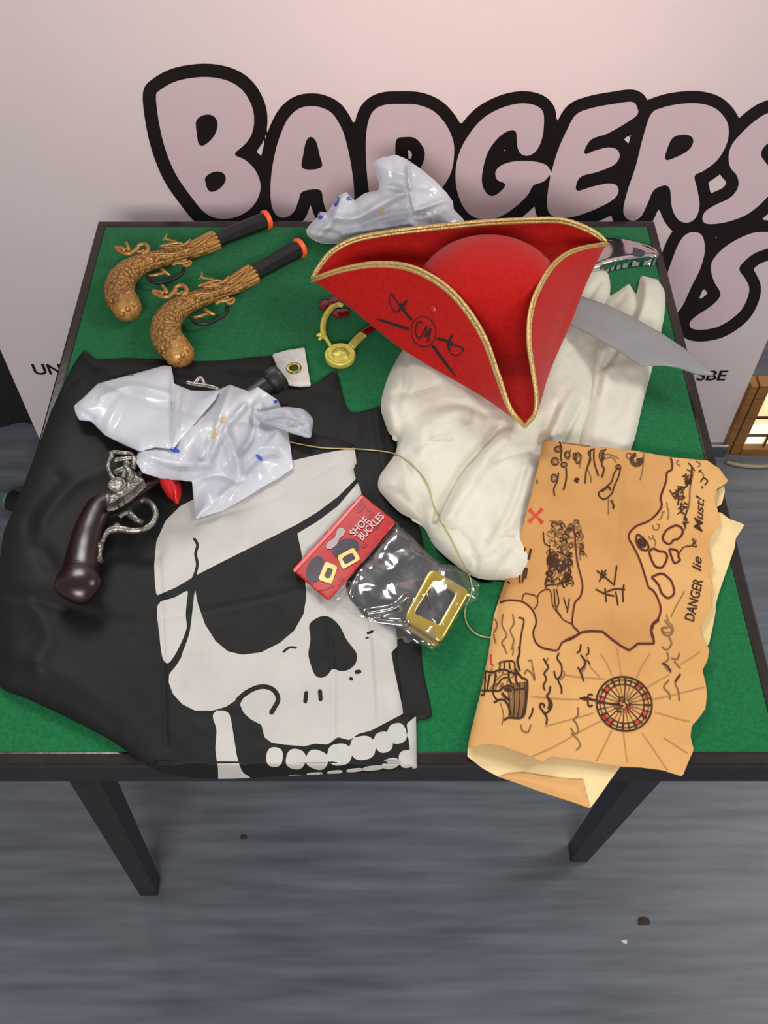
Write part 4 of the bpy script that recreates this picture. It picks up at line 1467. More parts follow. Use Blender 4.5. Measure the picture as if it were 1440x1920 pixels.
tube('gold_strap', [at(x, y, ZT + 0.005) for x, y in P2], [.0064] * len(P2), M_medal, med, 12, 0.5)
P2 = cr(q4b([(540,1560),(580,1530),(620,1505),(700,1470)]), 5, False)
tube('red_strap', [at(x, y, ZT + 0.0052) for x, y in P2], [.0066] * len(P2), M_redgem, med, 12, 0.5)
for (x, y, r) in ((225, 1330, .010), (300, 1300, .010), (340, 1400, .009), (390, 1390, .008)):
    px_, py_ = q4b([(x, y)])[0]
    lathe('red_gem', [(r * .8, 0), (r, r * .25), (r * .9, r * .5), (r * .5, r * .72), (0.0005, r * .78)], M_redgem, med, at(px_, py_, ZT + 0.0003), 12, smooth=False)

# ================================================================== treasure map
m1 = lambda L: Zm(L, 860, 800, 2.483)
m2 = lambda L: Zm(L, 860, 1140, 2.483)
MAPTOP = [(1018,824)] + m1([(600,88),(800,108),(990,142),(1160,158)]) + m1([(1190,180),(1212,192),(1230,218),(1256,252),(1236,270),(1202,290),(1190,330),(1204,380),(1220,440),(1190,490),(1165,530),(1168,585),
          (1186,640),(1164,680),(1184,740),(1176,790),(1180,835),(1145,890),(1124,930)]) + m2([(1120,90),(1140,150),(1167,190),(1160,240),(1135,290),(1150,350),(1157,400),(1148,470),(1120,510),(1085,550),(1080,600),(1095,660),
          (1072,710),(1042,785),(950,755),(850,742),(750,738),(650,722),(560,705),(430,690),(390,715),(310,680),(200,642),(130,632),(70,645),(42,662),(46,625),(75,500),(105,380),(140,200),(165,30)]) + \
    m1([(215,720),(280,530),(340,300),(375,160)])


def zmap(Q):
    x, y = Q[:, 0], Q[:, 1]
    z = 0.7095 + 0.022 * smooth01((1130 - y) / 220) * smooth01((1240 - x) / 150) + 0.006 * smooth01((1100 - y) / 300)
    z = z + 0.009 * smooth01((y - 1250) / 150) * smooth01((1120 - x) / 220)
    fold = (x - np.interp(y, [824, 1090, 1394], [1018, 946, 878]))
    z = z - 0.007 * np.exp(-np.clip(fold, 0, None) / 9)
    z = z + 0.0012 * vnoise(x, y, 90, 51) + 0.0006 * vnoise(x, y, 35, 52) + 0.0012 * crease(Q, [(1168,850),(1158,1000),(1150,1180)], 5)
    return z


mp_ = lambda Q, s: unz(Q[:, 0], Q[:, 1], zmap(Q))
o0 = unz(1130, 1150, ZT)
tmap = thing('treasure_map', (o0[0], o0[1], ZT), 'folded brown treasure map with inked coast and compass hanging over the front edge', 'map')
LAND = Zm([(520,95),(535,150),(530,215),(485,245),(475,330),(440,430),(420,500),(430,580),(380,660),(300,730),(180,780),(110,850),(105,910),(140,970),(200,1090),(240,1200),(280,1330),(300,1390),(350,1430),(390,1500),(420,1600),(400,1700),(340,1760),(325,1830),(340,1900)], 1160, 840, 5.333) + \
    Zm([(830,120),(850,180),(855,240),(780,240),(700,240),(660,275),(615,305),(540,265),(450,200),(360,125),(250,120),(160,130),(100,165),(0,210)], 1060, 1160, 5.143) + \
    Zm([(610,1165),(540,1160),(470,1140),(420,1090),(405,1010),(430,930),(410,850),(370,795),(310,755),(250,745),(180,745),(100,765)], 910, 960, 4.5) + [(900,1120),(1000,800),(1255,830)]
top_sheet = sheet('map_face', np.array(MAPTOP, float), 4.5, mp_, [M_map, M_land], tmap, prt=lambda Q: sd(Q, LAND, 60), back=thin(mp_, 0.0006))
LOWR = m1([(1100,380),(1190,395),(1222,400),(1262,430),(1332,455),(1310,490),(1290,520),(1286,560),(1255,650),(1230,720),(1210,780),(1196,830)]) + m2([(1196,20),(1185,80),(1166,165),(1150,190),(1050,200)])
lz = lambda Q, s: unz(Q[:, 0], Q[:, 1], 0.7035 + 0.002 * smooth01((1010 - Q[:, 1]) / 20) + 0.005 * smooth01((Q[:, 0] - 1365) / 30) + 0.0006 * vnoise(Q[:, 0], Q[:, 1], 40, 6))
sheet('folded_back', np.array(LOWR, float), 4, lz, M_mapback, tmap, back=thin(lz, 0.0006))
CUR = m1([(1195,300),(1236,272),(1240,300),(1225,360),(1200,375),(1185,340)])
lz2 = lambda Q, s: unz(Q[:, 0], Q[:, 1], 0.7045 + 0.003 * smooth01((Q[:, 0] - 1340) / 15))
sheet('folded_back', np.array(CUR, float), 3, lz2, M_mapback, tmap, back=thin(lz2, 0.0006))
LOWB = m2([(42,655),(40,690),(110,745),(186,786),(300,825),(400,862),(520,900),(612,932),(652,880),(700,810),(755,735),(600,640),(300,560),(60,560)])


def zlow(Q):
    x, y = Q[:, 0], Q[:, 1]
    return 0.7018 + 0.004 * smooth01((900 - x) / 30) - 0.006 * smooth01((y - 1440) / 70) + 0.0005 * vnoise(x, y, 50, 8)


lw = lambda Q, s: unz(Q[:, 0], Q[:, 1], zlow(Q))
sheet('folded_back', np.array(LOWB, float), 4, lw, M_mapback, tmap, back=thin(lw, 0.0006))
STR = m2([(186,786),(230,770),(300,765),(380,778),(470,792),(540,797),(582,796),(588,830),(600,880),(614,930),(520,900),(400,862),(300,825)])
lw2 = lambda Q, s: unz(Q[:, 0], Q[:, 1], zlow(Q) + 0.0012 + 0.003 * smooth01(s / 14))
sheet('rolled_edge', np.array(STR, float), 4, lw2, M_map, tmap, back=thin(lw2, 0.0006))
DSH = m1([(1160,535),(1180,490),(1200,488),(1215,505),(1240,512),(1262,508),(1288,520),(1280,555),(1170,550)])

A_ = lambda L: Zm(L, 920, 815, 4.8)
B_ = lambda L: Zm(L, 1160, 840, 5.333)
C_ = lambda L: Zm(L, 910, 960, 4.5)
D_ = lambda L: Zm(L, 880, 1160, 6.545)
E_ = lambda L: Zm(L, 1060, 1160, 5.143)
mpos = lambda Q: unz(Q[:, 0], Q[:, 1], zmap(Q) + 0.0007)
ink, wash, coast, faint, redk = [], [], [], [], []


LW = 1.22


def add(lst, w, L, sm=True):
    lst.append((dens(L, 2.0, sm), w * LW))


def circ(lst, w, cx, cy, rx, ry, rot=0, a0=0, a1=2 * PI):
    a = np.linspace(a0, a1, 18)
    c, s = math.cos(rot), math.sin(rot)
    x, y = rx * np.cos(a), ry * np.sin(a)
    lst.append((np.stack([cx + x * c - y * s, cy + x * s + y * c], 1), w * LW))


# coast line
add(coast, 3.0, B_([(520,95),(535,150),(530,215),(485,245),(475,330),(440,430),(420,500),(430,580),(380,660),(300,730),(180,780),(110,850),(105,910),(140,970),(200,1090),(240,1200),(280,1330),(300,1390),(350,1430),(390,1500),(420,1600),(400,1700),(340,1760),(325,1830),(340,1900)]))
add(coast, 3.4, E_([(905,10),(850,55),(830,120),(850,180),(855,240),(780,240),(700,240),(660,275),(615,305),(540,265),(450,200),(360,125),(250,120),(160,130),(100,165),(0,210)]), False)
add(coast, 2.6, C_([(120,765),(180,745),(250,745),(310,755),(370,795),(410,850),(430,930),(405,1010),(420,1090),(470,1140),(540,1160),(610,1165),(650,1100),(730,1070),(790,1020),(740,960),(735,900),(755,770),(800,715),(820,640),(810,560),(780,440),(765,330),(755,200),(740,120)]))
add(coast, 1.8, C_([(310,740),(330,690),(390,695),(440,710),(460,680),(510,655),(545,660),(560,710),(570,790),(620,860),(660,910),(730,945)]))
add(coast, 1.8, C_([(440,710),(440,780),(410,820)]))
for L in ([(440,890),(480,820),(570,775),(630,800),(640,850),(600,905),(550,920),(510,960),(455,935)], [(305,1040),(345,1005),(400,1030),(460,1040),(485,1085),(465,1150),(430,1195),(370,1185),(330,1120)],
          [(505,1010),(560,1015),(595,1040),(600,1095),(615,1120),(560,1150),(530,1090)], [(330,1290),(430,1255),(500,1300),(535,1350),(555,1450),(495,1500),(430,1450),(400,1370)], [(185,865),(220,880),(280,940),(300,1000),(270,1025),(210,1000),(175,930)]):
    L = L + [L[0]]
    add(coast, 3.2, B_(L))
for k_ in range(3):
    circ(ink, 2.0, *B_([(230, 950)])[0], 9 - 3 * k_, 6 - 2 * k_, .9)
# sea curls by the coast
for L in ([(300,880),(320,910),(350,895),(340,870)], [(340,770),(350,810),(390,815),(410,770),(380,760)], [(400,720),(430,690),(440,640),(460,640)], [(480,540),(490,600),(500,650),(490,720)], [(350,900),(370,940),(360,980)],
          [(600,120),(580,150),(620,180)], [(770,130),(820,160),(790,190)], [(800,230),(840,250),(850,290)], [(480,1660),(500,1740),(540,1780),(530,1830),(480,1850),(440,1820),(460,1790),(500,1800)]):
    add(wash, 1.8, B_(L))
# scratchy sea monster
rs = np.random.RandomState(4)
for (x, y, rx, ry, n) in ((690,290,60,90,14), (610,450,60,90,16), (640,600,50,70,12), (660,730,26,60,8)):
    for _ in range(n):
        a = rs.rand() * PI
        px_, py_ = x + (rs.rand() - .5) * rx * 1.5, y + (rs.rand() - .5) * ry * 1.5
        l = 14 + 22 * rs.rand()
        add(ink, 1.4 + 1.2 * rs.rand(), B_([(px_ - l * math.cos(a), py_ - l * math.sin(a)), (px_ + 6 * (rs.rand() - .5), py_ + 6 * (rs.rand() - .5)), (px_ + l * math.cos(a), py_ + l * math.sin(a))]))
add(ink, 2.6, B_([(735,190),(720,290),(680,380),(600,420),(600,520),(590,570)]))
add(wash, 2.4, B_([(745,240),(715,400),(710,520),(690,620),(655,700),(665,820)]))
add(ink, 2.2, B_([(700,150),(735,190),(760,230)]))
for L in ([(800,240),(830,215)], [(820,340),(850,300),(890,330),(860,370)], [(830,380),(845,405)], [(510,420),(560,500)]):
    add(ink, 2.0, B_(L))
# lettering along the edge
tx = []


def map_text(body, org, e, up, shear=0.0):
    """lettering laid along the map: org baseline start, e the run of the whole word, up the letter height"""
    text_mesh(body, 1.0, M_mapink, 'map_lettering', tmap,
              lambda V: mpos(np.array(org)[None, :] + (V[:, :1] / V[:, 0].max()) * np.array(e)[None, :] + (V[:, 1:2] / 0.7) * np.array(up)[None, :]), shear, 0.012)


def bt(body, o, e, up, shear=0.15):
    p = B_([o, (o[0] + e[0], o[1] + e[1]), (o[0] + up[0], o[1] + up[1])])
    map_text(body, p[0], (p[1][0] - p[0][0], p[1][1] - p[0][1]), (p[2][0] - p[0][0], p[2][1] - p[0][1]), shear)


bt('DANGER', (750,1745), (95,-420), (-95,-25), 0.1)
bt('lie', (825,1240), (5,-150), (-90,-10), 0.3)
bt('be', (780,1000), (-5,-95), (-62,-6), 0.2)
bt('Must!', (835,850), (20,-350), (-85,-30), 0.2)
add(ink, 1.6, B_([(610,1050),(640,1000),(690,980),(720,985)]))
add(wash, 1.4, B_([(525,1690),(560,1610),(610,1520),(660,1430)]))
# red cross
rx = A_([(405, 728)])[0]
for (dx, dy) in ((60, -62), (-62, 58), (62, 66), (-58, -56)):
    d_ = dens(A_([(405, 728), (405 + dx, 728 + dy)]), 1.5)
    redk.append((d_, np.linspace(2.4, 7.5, len(d_))))
# jumbled shapes along the top
for (x, y, r1, r2_) in ((605,130,30,26), (580,240,34,34), (660,270,28,22), (690,180,24,34), (570,390,28,34), (785,210,26,50), (760,195,18,30), (1000,190,22,50), (1150,290,24,20)):
    c = A_([(x, y)])[0]
    for k_ in range(3):
        circ(wash if k_ else ink, 1.6, c[0], c[1], r1 / 4.8 * (1 - .25 * k_), r2_ / 4.8 * (1 - .25 * k_), .3 * k_, .4 * k_, 2 * PI - .3)
for L, w in (([(620,60),(640,130),(630,200),(640,240)], 2.2), ([(720,130),(710,210),(690,230)], 1.8), ([(610,340),(600,420),(570,480),(575,550)], 2.2), ([(680,300),(680,400),(655,500)], 2.4), ([(820,180),(800,300)], 1.8),
             ([(900,140),(890,230),(860,330),(850,440)], 2.2), ([(930,120),(930,230),(950,310),(970,370)], 2.4), ([(1010,160),(1000,260),(1020,310),(1000,385)], 2.6), ([(870,300),(900,380),(905,430)], 1.8),
             ([(920,130),(880,160),(900,220),(870,290)], 2.4), ([(1010,180),(1080,180),(1155,215)], 1.8), ([(1010,220),(1090,205),(1135,250)], 1.8), ([(1040,130),(1010,150)], 2.4),
             ([(640,70),(760,85),(900,105)], 1.8), ([(1150,290),(1110,350),(1090,420),(1040,470),(970,530),(1020,580),(1090,530),(1110,470),(1150,380),(1170,300)], 2.2), ([(1000,510),(1060,470),(1080,500)], 3.2),
             ([(1060,560),(1060,720)], 1.8), ([(1080,590),(1110,640),(1100,670)], 2.2), ([(1100,580),(1100,660)], 2.0), ([(1380,170),(1370,300),(1345,410)], 1.6)):
    add(ink if w > 2.1 else wash, w, A_(L))
for k_ in range(5):
    circ(ink if k_ % 2 else wash, 1.8, *A_([(1315, 225)])[0], (62 - 8 * k_) / 4.8, (62 - 8 * k_) / 4.8, 0, -.4, 4.6)
circ(ink, 2.4, *A_([(1330, 232)])[0], 2.5, 3)
circ(wash, 2.2, *A_([(1245, 190)])[0], 5, 5)
for _ in range(8):
    x, y = 770 + 40 * (rs.rand() - .5), 405 + 40 * (rs.rand() - .5)
    add(ink, 2.4, A_([(x - 14, y - 8), (x + 14, y + 8)]))
    x, y = 412 + 16 * (rs.rand() - .5), 425 + 30 * (rs.rand() - .5)
    add(wash, 1.8, A_([(x - 6, y - 6), (x + 6, y + 6)]))
# the forest
for _ in range(120):
    t = rs.rand()
    x, y = 640 - 20 * t + (rs.rand() - .5) * 190, 90 + 520 * t + (rs.rand() - .5) * 40
    c = C_([(x, y)])[0]
    dark = 0.35 + 0.65 * (y > 380)
    circ(ink if rs.rand() < dark * .75 else wash, 1.3 + 1.3 * rs.rand() * dark, c[0], c[1], 3 + 3.5 * rs.rand(), 3 + 4 * rs.rand(), rs.rand() * 3, rs.rand() * 2, 4.5 + rs.rand() * 2)
for _ in range(22):
    t = rs.rand()
    x, y = 775 + 40 * t + (rs.rand() - .5) * 40, 70 + 320 * t
    c = C_([(x, y)])[0]
    circ(wash if rs.rand() < .6 else ink, 1.6, c[0], c[1], 3 + 2 * rs.rand(), 3.5 + 3 * rs.rand(), rs.rand() * 3, rs.rand() * 2, 5)
for L in ([(490,170),(500,260),(550,290)], [(540,300),(550,420)], [(620,340),(690,370),(700,430),(650,500)], [(500,620),(600,610),(650,600)], [(600,650),(620,760),(600,820),(640,880)], [(580,650),(590,800)], [(710,730),(690,850)], [(660,720),(690,820)]):
    add(ink, 2.0, C_(L))
for _ in range(46):
    x, y = 610 + (rs.rand() - .5) * 200, 500 + (rs.rand() - .5) * 260
    add(wash if rs.rand() < .6 else ink, 2.2, C_([(x - 10, y + 16), (x + 4, y), (x + 8, y - 18)]))
for _ in range(26):
    x, y = 420 + (rs.rand() - .5) * 330, 760 + (rs.rand() - .5) * 260
    add(wash, 2.0, D_([(x - 16, y + 26), (x, y), (x + 10, y - 26)]))
# palms and small marks
for L in ([(1110,450),(1090,590),(1085,620)], [(940,495),(1010,550),(1080,610)], [(960,590),(990,530),(1020,490)], [(930,650),(1010,690),(1090,710)], [(990,690),(1090,650),(1180,655)], [(1010,640),(1020,760)], [(1100,670),(1120,790)], [(1170,610),(1160,680),(1165,760)],
          [(985,490),(975,560)], [(1020,520),(990,560)], [(340,300),(310,360),(250,380)], [(390,310),(360,400)], [(320,330),(290,440),(290,600)], [(330,470),(310,600)], [(235,450),(260,520),(210,540)], [(180,590),(210,600)], [(260,440),(280,520)]):
    add(ink, 2.4, C_(L))
for L in ([(385,310),(365,400)], [(330,470),(318,580)], [(350,470),(338,560)]):
    add(ink, 3.6, C_(L))
# waves at the left
for L in ([(150,860),(140,950),(180,1040),(140,1100),(170,1160)], [(230,860),(240,940),(210,1000),(240,1080),(220,1160)], [(280,890),(325,910),(310,1000),(300,1060),(290,1160)], [(80,900),(100,960),(70,1030),(90,1110)]):
    add(ink if L[0][0] > 250 else wash, 2.4, C_(L))
for L, w in (([(610,340),(615,430),(590,520),(620,640)], 3.4), ([(430,330),(440,380),(460,430)], 2), ([(530,310),(540,380),(530,450)], 2), ([(720,520),(760,510),(770,560)], 2.2), ([(680,680),(710,630),(770,680),(800,750)], 2.4), ([(770,570),(795,680),(805,760)], 2.2),
             ([(910,490),(940,540),(970,600),(920,670),(945,740),(910,820),(930,880)], 2.6), ([(970,480),(940,540)], 2.2), ([(1100,420),(1080,490),(1130,570),(1130,680),(1080,750)], 2.6), ([(1040,640),(1060,720),(1100,750)], 2.6), ([(1160,640),(1165,700),(1110,750)], 2.0), ([(1090,760),(1130,850),(1130,920)], 2.6),
             ([(995,830),(980,910),(950,950),(1000,1010),(1010,1080),(940,1160),(870,1090),(880,1040),(920,1060),(915,1090)], 3.0), ([(960,960),(985,1040),(970,1110)], 3.2), ([(900,1140),(950,1210),(945,1300)], 2.8), ([(780,1095),(770,1160),(730,1230)], 2.6), ([(630,1300),(650,1370),(720,1395),(755,1300)], 2.2),
             ([(1330,1090),(1335,1180),(1280,1245),(1310,1280),(1340,1380),(1290,1410),(1245,1340)], 2.4), ([(1250,1410),(1330,1480),(1360,1560),(1310,1615)], 2.2), ([(1370,310),(1360,390),(1320,410)], 2.2), ([(1370,440),(1410,520),(1420,600),(1370,650),(1330,590)], 2.4), ([(1380,660),(1400,770)], 2.4)):
    add(ink if w > 2.5 else wash, w, D_(L))
# the ship: hull planks, sails and rigging
for k_ in range(11):
    t = k_ / 10
    add(ink if k_ % 3 == 0 else wash, 2.0, D_([(470 + 235 * t, 800 - 30 * t), (490 + 215 * t, 1000), (490 + 170 * t, 1215 - 10 * t)]))
for L, w in (([(560,610),(640,720),(710,770),(700,1000),(655,1205),(480,1215),(430,1250)], 3.2), ([(200,640),(270,660),(340,640),(430,625),(520,660),(600,690)], 2.8), ([(360,560),(400,530),(540,525),(560,610)], 2.4), ([(150,880),(280,885),(370,880),(440,830),(520,830),(560,870),(690,855)], 3.0),
             ([(320,660),(310,780),(290,890),(310,960),(350,1000)], 2.4), ([(200,640),(190,780),(180,930),(140,930)], 2.4), ([(250,680),(230,800),(215,890)], 2.8), ([(300,1030),(400,990),(470,1050),(510,1180)], 3.2), ([(400,910),(440,960),(500,1000)], 4.5), ([(430,860),(480,880),(520,870)], 5),
             ([(340,820),(400,740),(470,720)], 2.4), ([(330,760),(400,690),(460,680)], 2.0), ([(480,640),(490,740),(520,800)], 3.2), ([(560,620),(570,740),(600,830)], 3.2), ([(380,1030),(410,1130),(420,1200),(400,1300)], 1.8), ([(380,560),(370,620)], 2.4), ([(430,540),(430,610)], 2.4), ([(490,540),(500,620)], 2.4), ([(160,760),(190,700),(210,780)], 2.2)):
    add(ink if w > 2.2 else wash, w, D_(L))
add(redk, 2.4, D_([(262,440),(270,560),(300,570)]))
# compass rose
cc = E_([(568, 822)])[0]
RX, RY, RT = 262 / 5.143, 262 / 5.143, 0.5
for f_, w in ((1.0, 3.4), (0.88, 2.0), (0.72, 2.2)):
    a = np.linspace(0, 2 * PI, 60)
    x, y = 272 / 5.143 * f_ * np.cos(a), 256 / 5.143 * f_ * np.sin(a)
    c, s = math.cos(.6), math.sin(.6)
    ink.append((np.stack([cc[0] + x * c - y * s, cc[1] + x * s + y * c], 1), w))
for k_ in range(24):
    a = 2 * PI * k_ / 24 + 0.05
    e_ = np.array([math.cos(a), math.sin(a)])
    add(ink, 2.0 if k_ % 2 else 3.4, [tuple(np.array(cc) + e_ * 36), tuple(np.array(cc) + e_ * 50)])
    add(ink if k_ % 3 == 0 else wash, 1.5, [tuple(np.array(cc) + e_ * 8), tuple(np.array(cc) + e_ * 37)])
for k_ in (1, 3, 8, 9, 12, 14, 20, 22):
    a = 2 * PI * (k_ + .5) / 24 + 0.05
    e0, e1_ = np.array([math.cos(a - .09), math.sin(a - .09)]), np.array([math.cos(a + .09), math.sin(a + .09)])
    redk.append((np.array([np.array(cc) + e0 * 43.5, np.array(cc) + (e0 + e1_) / 2 * 43.6, np.array(cc) + e1_ * 43.5]), 9.0))
for _ in range(16):
    a = rs.rand() * 2 * PI
    add(ink if rs.rand() < .6 else redk, 2.0, [tuple(np.array(cc) + 18 * rs.rand() * np.array([math.cos(a), math.sin(a)])), tuple(np.array(cc) + 22 * rs.rand() * np.array([math.cos(a + .6), math.sin(a + .6)]))])
d_ = dens(E_([(130, 768), (215, 772), (300, 790)]), 1.5)
ink.append((d_, np.interp(np.linspace(0, 1, len(d_)), [0, .35, .5, 1], [.8, 8, 5, 4])))
for L in ([(215,772),(225,735),(250,730),(262,745)], [(215,790),(225,840),(250,845),(262,830)], [(300,790),(400,815),(560,840)]):
    add(ink, 2.8, E_(L))
# rays
for L in ([(450,545),(400,430),(340,340)], [(540,540),(520,420),(500,280)], [(685,575),(750,440),(820,330)], [(780,670),(880,610),(1000,540)], [(840,780),(1100,720),(1340,660)], [(860,900),(1100,970),(1200,990)], [(740,1100),(850,1260),(985,1460)], [(560,1100),(580,1260),(600,1390)],
          [(450,1070),(380,1220),(300,1370)], [(340,990),(180,1070),(-100,1230),(-320,1330)], [(270,910),(100,960),(-200,1040)], [(130,780),(-120,770),(-330,750)], [(380,580),(180,570),(-20,540)], [(330,560),(240,460),(200,360)], [(950,1150),(1060,1220),(1180,1300)], [(1110,440),(1210,380),(1300,320)]):
    add(faint, 2.0, E_(L))
for L in ([(960,10),(990,60),(1040,110),(1000,165),(940,140),(930,90),(980,90)], [(1000,180),(1025,240),(980,300),(930,270)], [(980,320),(995,390),(950,440),(1020,520)], [(1020,380),(1080,390),(1100,330)], [(1050,410),(1110,480)], [(1000,590),(950,660),(1000,720),(1010,780)], [(1110,530),(1060,610),(1090,700),(1100,790)]):
    add(wash, 2.6, E_(L))
for L in ([(930,430),(980,450),(1020,510)], [(1060,610),(1110,540)], [(150,250),(140,310),(110,330)], [(220,270),(225,330),(200,350)], [(150,350),(195,420),(150,490),(120,470)], [(130,480),(180,600)], [(210,400),(240,440)]):
    add(ink, 2.4, E_(L))
ribbons('coast_drawing', coast, mpos, M_mapline, tmap)['kind'] = 'stuff'
ribbons('ink_drawing', ink, mpos, M_mapink, tmap)['kind'] = 'stuff'
ribbons('wash_drawing', wash, lambda Q: unz(Q[:, 0], Q[:, 1], zmap(Q) + 0.0005), M_mapwash, tmap)['kind'] = 'stuff'
ribbons('ray_drawing', faint, lambda Q: unz(Q[:, 0], Q[:, 1], zmap(Q) + 0.0004), M_maplite, tmap)['kind'] = 'stuff'
ribbons('red_drawing', redk, lambda Q: unz(Q[:, 0], Q[:, 1], zmap(Q) + 0.0006), M_mapred, tmap)['kind'] = 'stuff'

# ================================================================== shoe buckles in a packet
n8 = lambda L: Zm(L, 520, 900, 3.429)
CARD = np.array([(548,1068),(677,926),(743,979),(616,1126)], float)


def zcard(Q):
    return 0.7205 + 0.0015 * vnoise(Q[:, 0], Q[:, 1], 70, 61)


o0 = unz(720, 1080, ZT)
pk = thing('shoe_buckle_packet', (o0[0], o0[1], 0.713), 'clear packet with a red header card holding black shoe covers and a gold buckle', 'packet')
cp_ = lambda Q, s: unz(Q[:, 0], Q[:, 1], zcard(Q) + 0.0012 * (Q[:, 1] * 0 + 1))
card = sheet('header_card', CARD, 5, cp_, M_card, pk, back=thin(cp_, 0.0014))
cpos = lambda l: (lambda Q: unz(Q[:, 0], Q[:, 1], zcard(Q) + 0.0012 + l))


def decal(name, poly, m, l=0.0005, parent=None):
    poly = np.asarray(poly, float)
    f = cpos(l)
    sheet(name, poly, 4, lambda Q, s: f(Q), m, parent or card)


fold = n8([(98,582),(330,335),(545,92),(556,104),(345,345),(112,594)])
decal('folded_rim', fold, mat('card_fold_painted_sheen', (224, 120, 118), 0.25, 0, (214, 100, 100), 20), 0.0006)  # paler strip paints a sheen along the card's fold
for L in (ell(245, 575, 55, 90, .35), ell(440, 440, 90, 62, -.35)):
    decal('printed_shoe', np.array(n8(L)), M_shoe, 0.0005)
for Lo, Li in (([(310,522),(388,555),(350,670),(262,640)], [(325,560),(360,575),(335,635),(298,622)]), ([(385,490),(490,432),(535,510),(420,575)], [(415,500),(480,465),(505,505),(435,545)])):
    decal('printed_buckle', n8(Lo), M_goldprint, 0.0009)
    decal('printed_buckle_hole', n8(Li), M_shoe, 0.0012)
SLOT = cr(n8([(310,430),(330,395),(370,370),(385,320),(415,305),(436,325),(425,355),(400,375),(385,410),(350,440),(325,445)]), 3)
decal('hang_slot', SLOT, mat('slot_shows_cloth', (168, 156, 156), 0.5), 0.0008)
for c in ((540,180,45,14,-.8), (600,230,36,10,-.9), (410,635,26,12,-.7), (640,300,36,12,-.8), (560,420,24,14,-.6), (330,690,60,8,-.4), (540,150,20,20,0), (590,190,20,12,.6)):
    decal('floral_print', np.array(n8(ell(*c))), M_carddark, 0.0004)


def card_text(body, a, b, hgt, bold=0.02):
    a, b = np.array(n8([a])[0]), np.array(n8([b])[0])
    e = b - a
    up = np.array([e[1], -e[0]]) / np.linalg.norm(e) * hgt / 3.429
    f = cpos(0.0012)
    text_mesh(body, 1.0, M_silver, 'card_lettering', card, lambda V: f(a[None] + V[:, :1] / V[:, 0].max() * e[None] + V[:, 1:2] / 0.7 * up[None]), 0.0, bold)


card_text('SHOE', (492,366), (592,262), 46)
card_text('BUCKLES', (545,392), (690,236), 46)
# black shoe covers inside
SH = cr(n8([(720,330),(790,320),(900,420),(1060,540),(1160,640),(1180,740),(1080,960),(990,990),(880,940),(840,960),(720,930),(600,900),(500,800),(450,720),(450,640),(560,520),(640,430)]), 3)
shz = lambda Q, s: unz(Q[:, 0], Q[:, 1], 0.7135 + 0.0065 * (1 - np.exp(-s / 8)) + 0.0025 * vnoise(Q[:, 0], Q[:, 1], 26, 71))
sheet('shoe_cover', SH, 3, shz, M_vinyl, pk, back=lambda Q, s: zonly(shz(Q, s), 0.7125))
# buckle frame


def ring_plate(name, outer, inner, z0, z1, m, parent, n=64):
    Po, Pi = resample(np.concatenate([outer, outer[:1]]), n + 1)[:-1], resample(np.concatenate([inner, inner[:1]]), n + 1)[:-1]
    c = (Po + Pi) / 2
    rows = [(Po, z0), (Po, z1 - 0.0012), (Po * .93 + Pi * .07, z1 - 0.0003), (Po * .75 + Pi * .25, z1), (Po * .25 + Pi * .75, z1), (Po * .07 + Pi * .93, z1 - 0.0003), (Pi, z1 - 0.0012), (Pi, z0)]
    V, F = [], []
    base = unz(Po[:, 0], Po[:, 1], z1)
    for P, z in rows:
        W = unz(P[:, 0], P[:, 1], z1)
        W[:, 2] = z
        V += W.tolist()
    for r in range(len(rows)):
        r2_ = (r + 1) % len(rows)
        for j in range(n):
            j2 = (j + 1) % n
            F.append([r * n + j, r2_ * n + j, r2_ * n + j2, r * n + j2])
    return mesh_obj(name, V, F, m, parent, True)


def roundq(L, f=0.12):
    P = np.asarray(L, float)
    out = []
    for i in range(4):
        a, b, c = P[i - 1], P[i], P[(i + 1) % 4]
        p0, p1 = b + (a - b) * f, b + (c - b) * f
        for t in np.linspace(0, 1, 6):
            out.append(p0 * (1 - t) ** 2 + 2 * t * (1 - t) * b + p1 * t * t)
    return np.array(out)


ring_plate('gold_buckle', roundq(n8([(985,562),(1240,712),(1050,1045),(810,885)])), roundq(n8([(1018,640),(1146,726),(1035,925),(880,852)]), .05), 0.7190, 0.7240, M_buckle, pk)
ring_plate('gold_buckle', roundq(n8([(960,600),(1210,750),(1020,1075),(785,915)])), roundq(n8([(1000,670),(1125,750),(1010,960),(860,880)]), .05), 0.7125, 0.7165, M_buckle, pk)
# crumpled clear film
FILM = n8([(332,776),(765,268),(830,330),(930,430),(1040,540),(1120,545),(1200,570),(1250,630),(1300,670),(1285,770),(1220,800),(1130,930),(1060,1050),(1000,1110),(940,1085),(860,1070),(740,1010),(640,960),(520,900),(420,830),(370,800)])


def film_pos(Q, s):
    e = 1 - np.exp(-s / 9)
    z = 0.7145 + 0.0105 * e + e * (0.0040 * crumple(Q[:, 0], Q[:, 1], 62, 81, 4) + 0.0016 * vnoise(Q[:, 0], Q[:, 1], 24, 82)) + 0.003 * (1 - e) * vnoise(Q[:, 0], Q[:, 1], 9, 83)
    for P, w, a in (([(655,1115),(675,1060),(700,1010)], 8, .004), ([(690,1150),(740,1140),(765,1120)], 9, .005), ([(800,1110),(815,1150),(840,1180)], 6, .004), ([(700,1160),(760,1165)], 6, -.003)):
        z = z + a * np.maximum(0, 1 - seg_dist(Q, cr(P, 5, False) if len(P) > 2 else P, False) / w) * e
    return unz(Q[:, 0], Q[:, 1], np.maximum(z, 0.7142))


sheet('clear_film', np.array(FILM, float), 2.6, film_pos, M_film, pk)

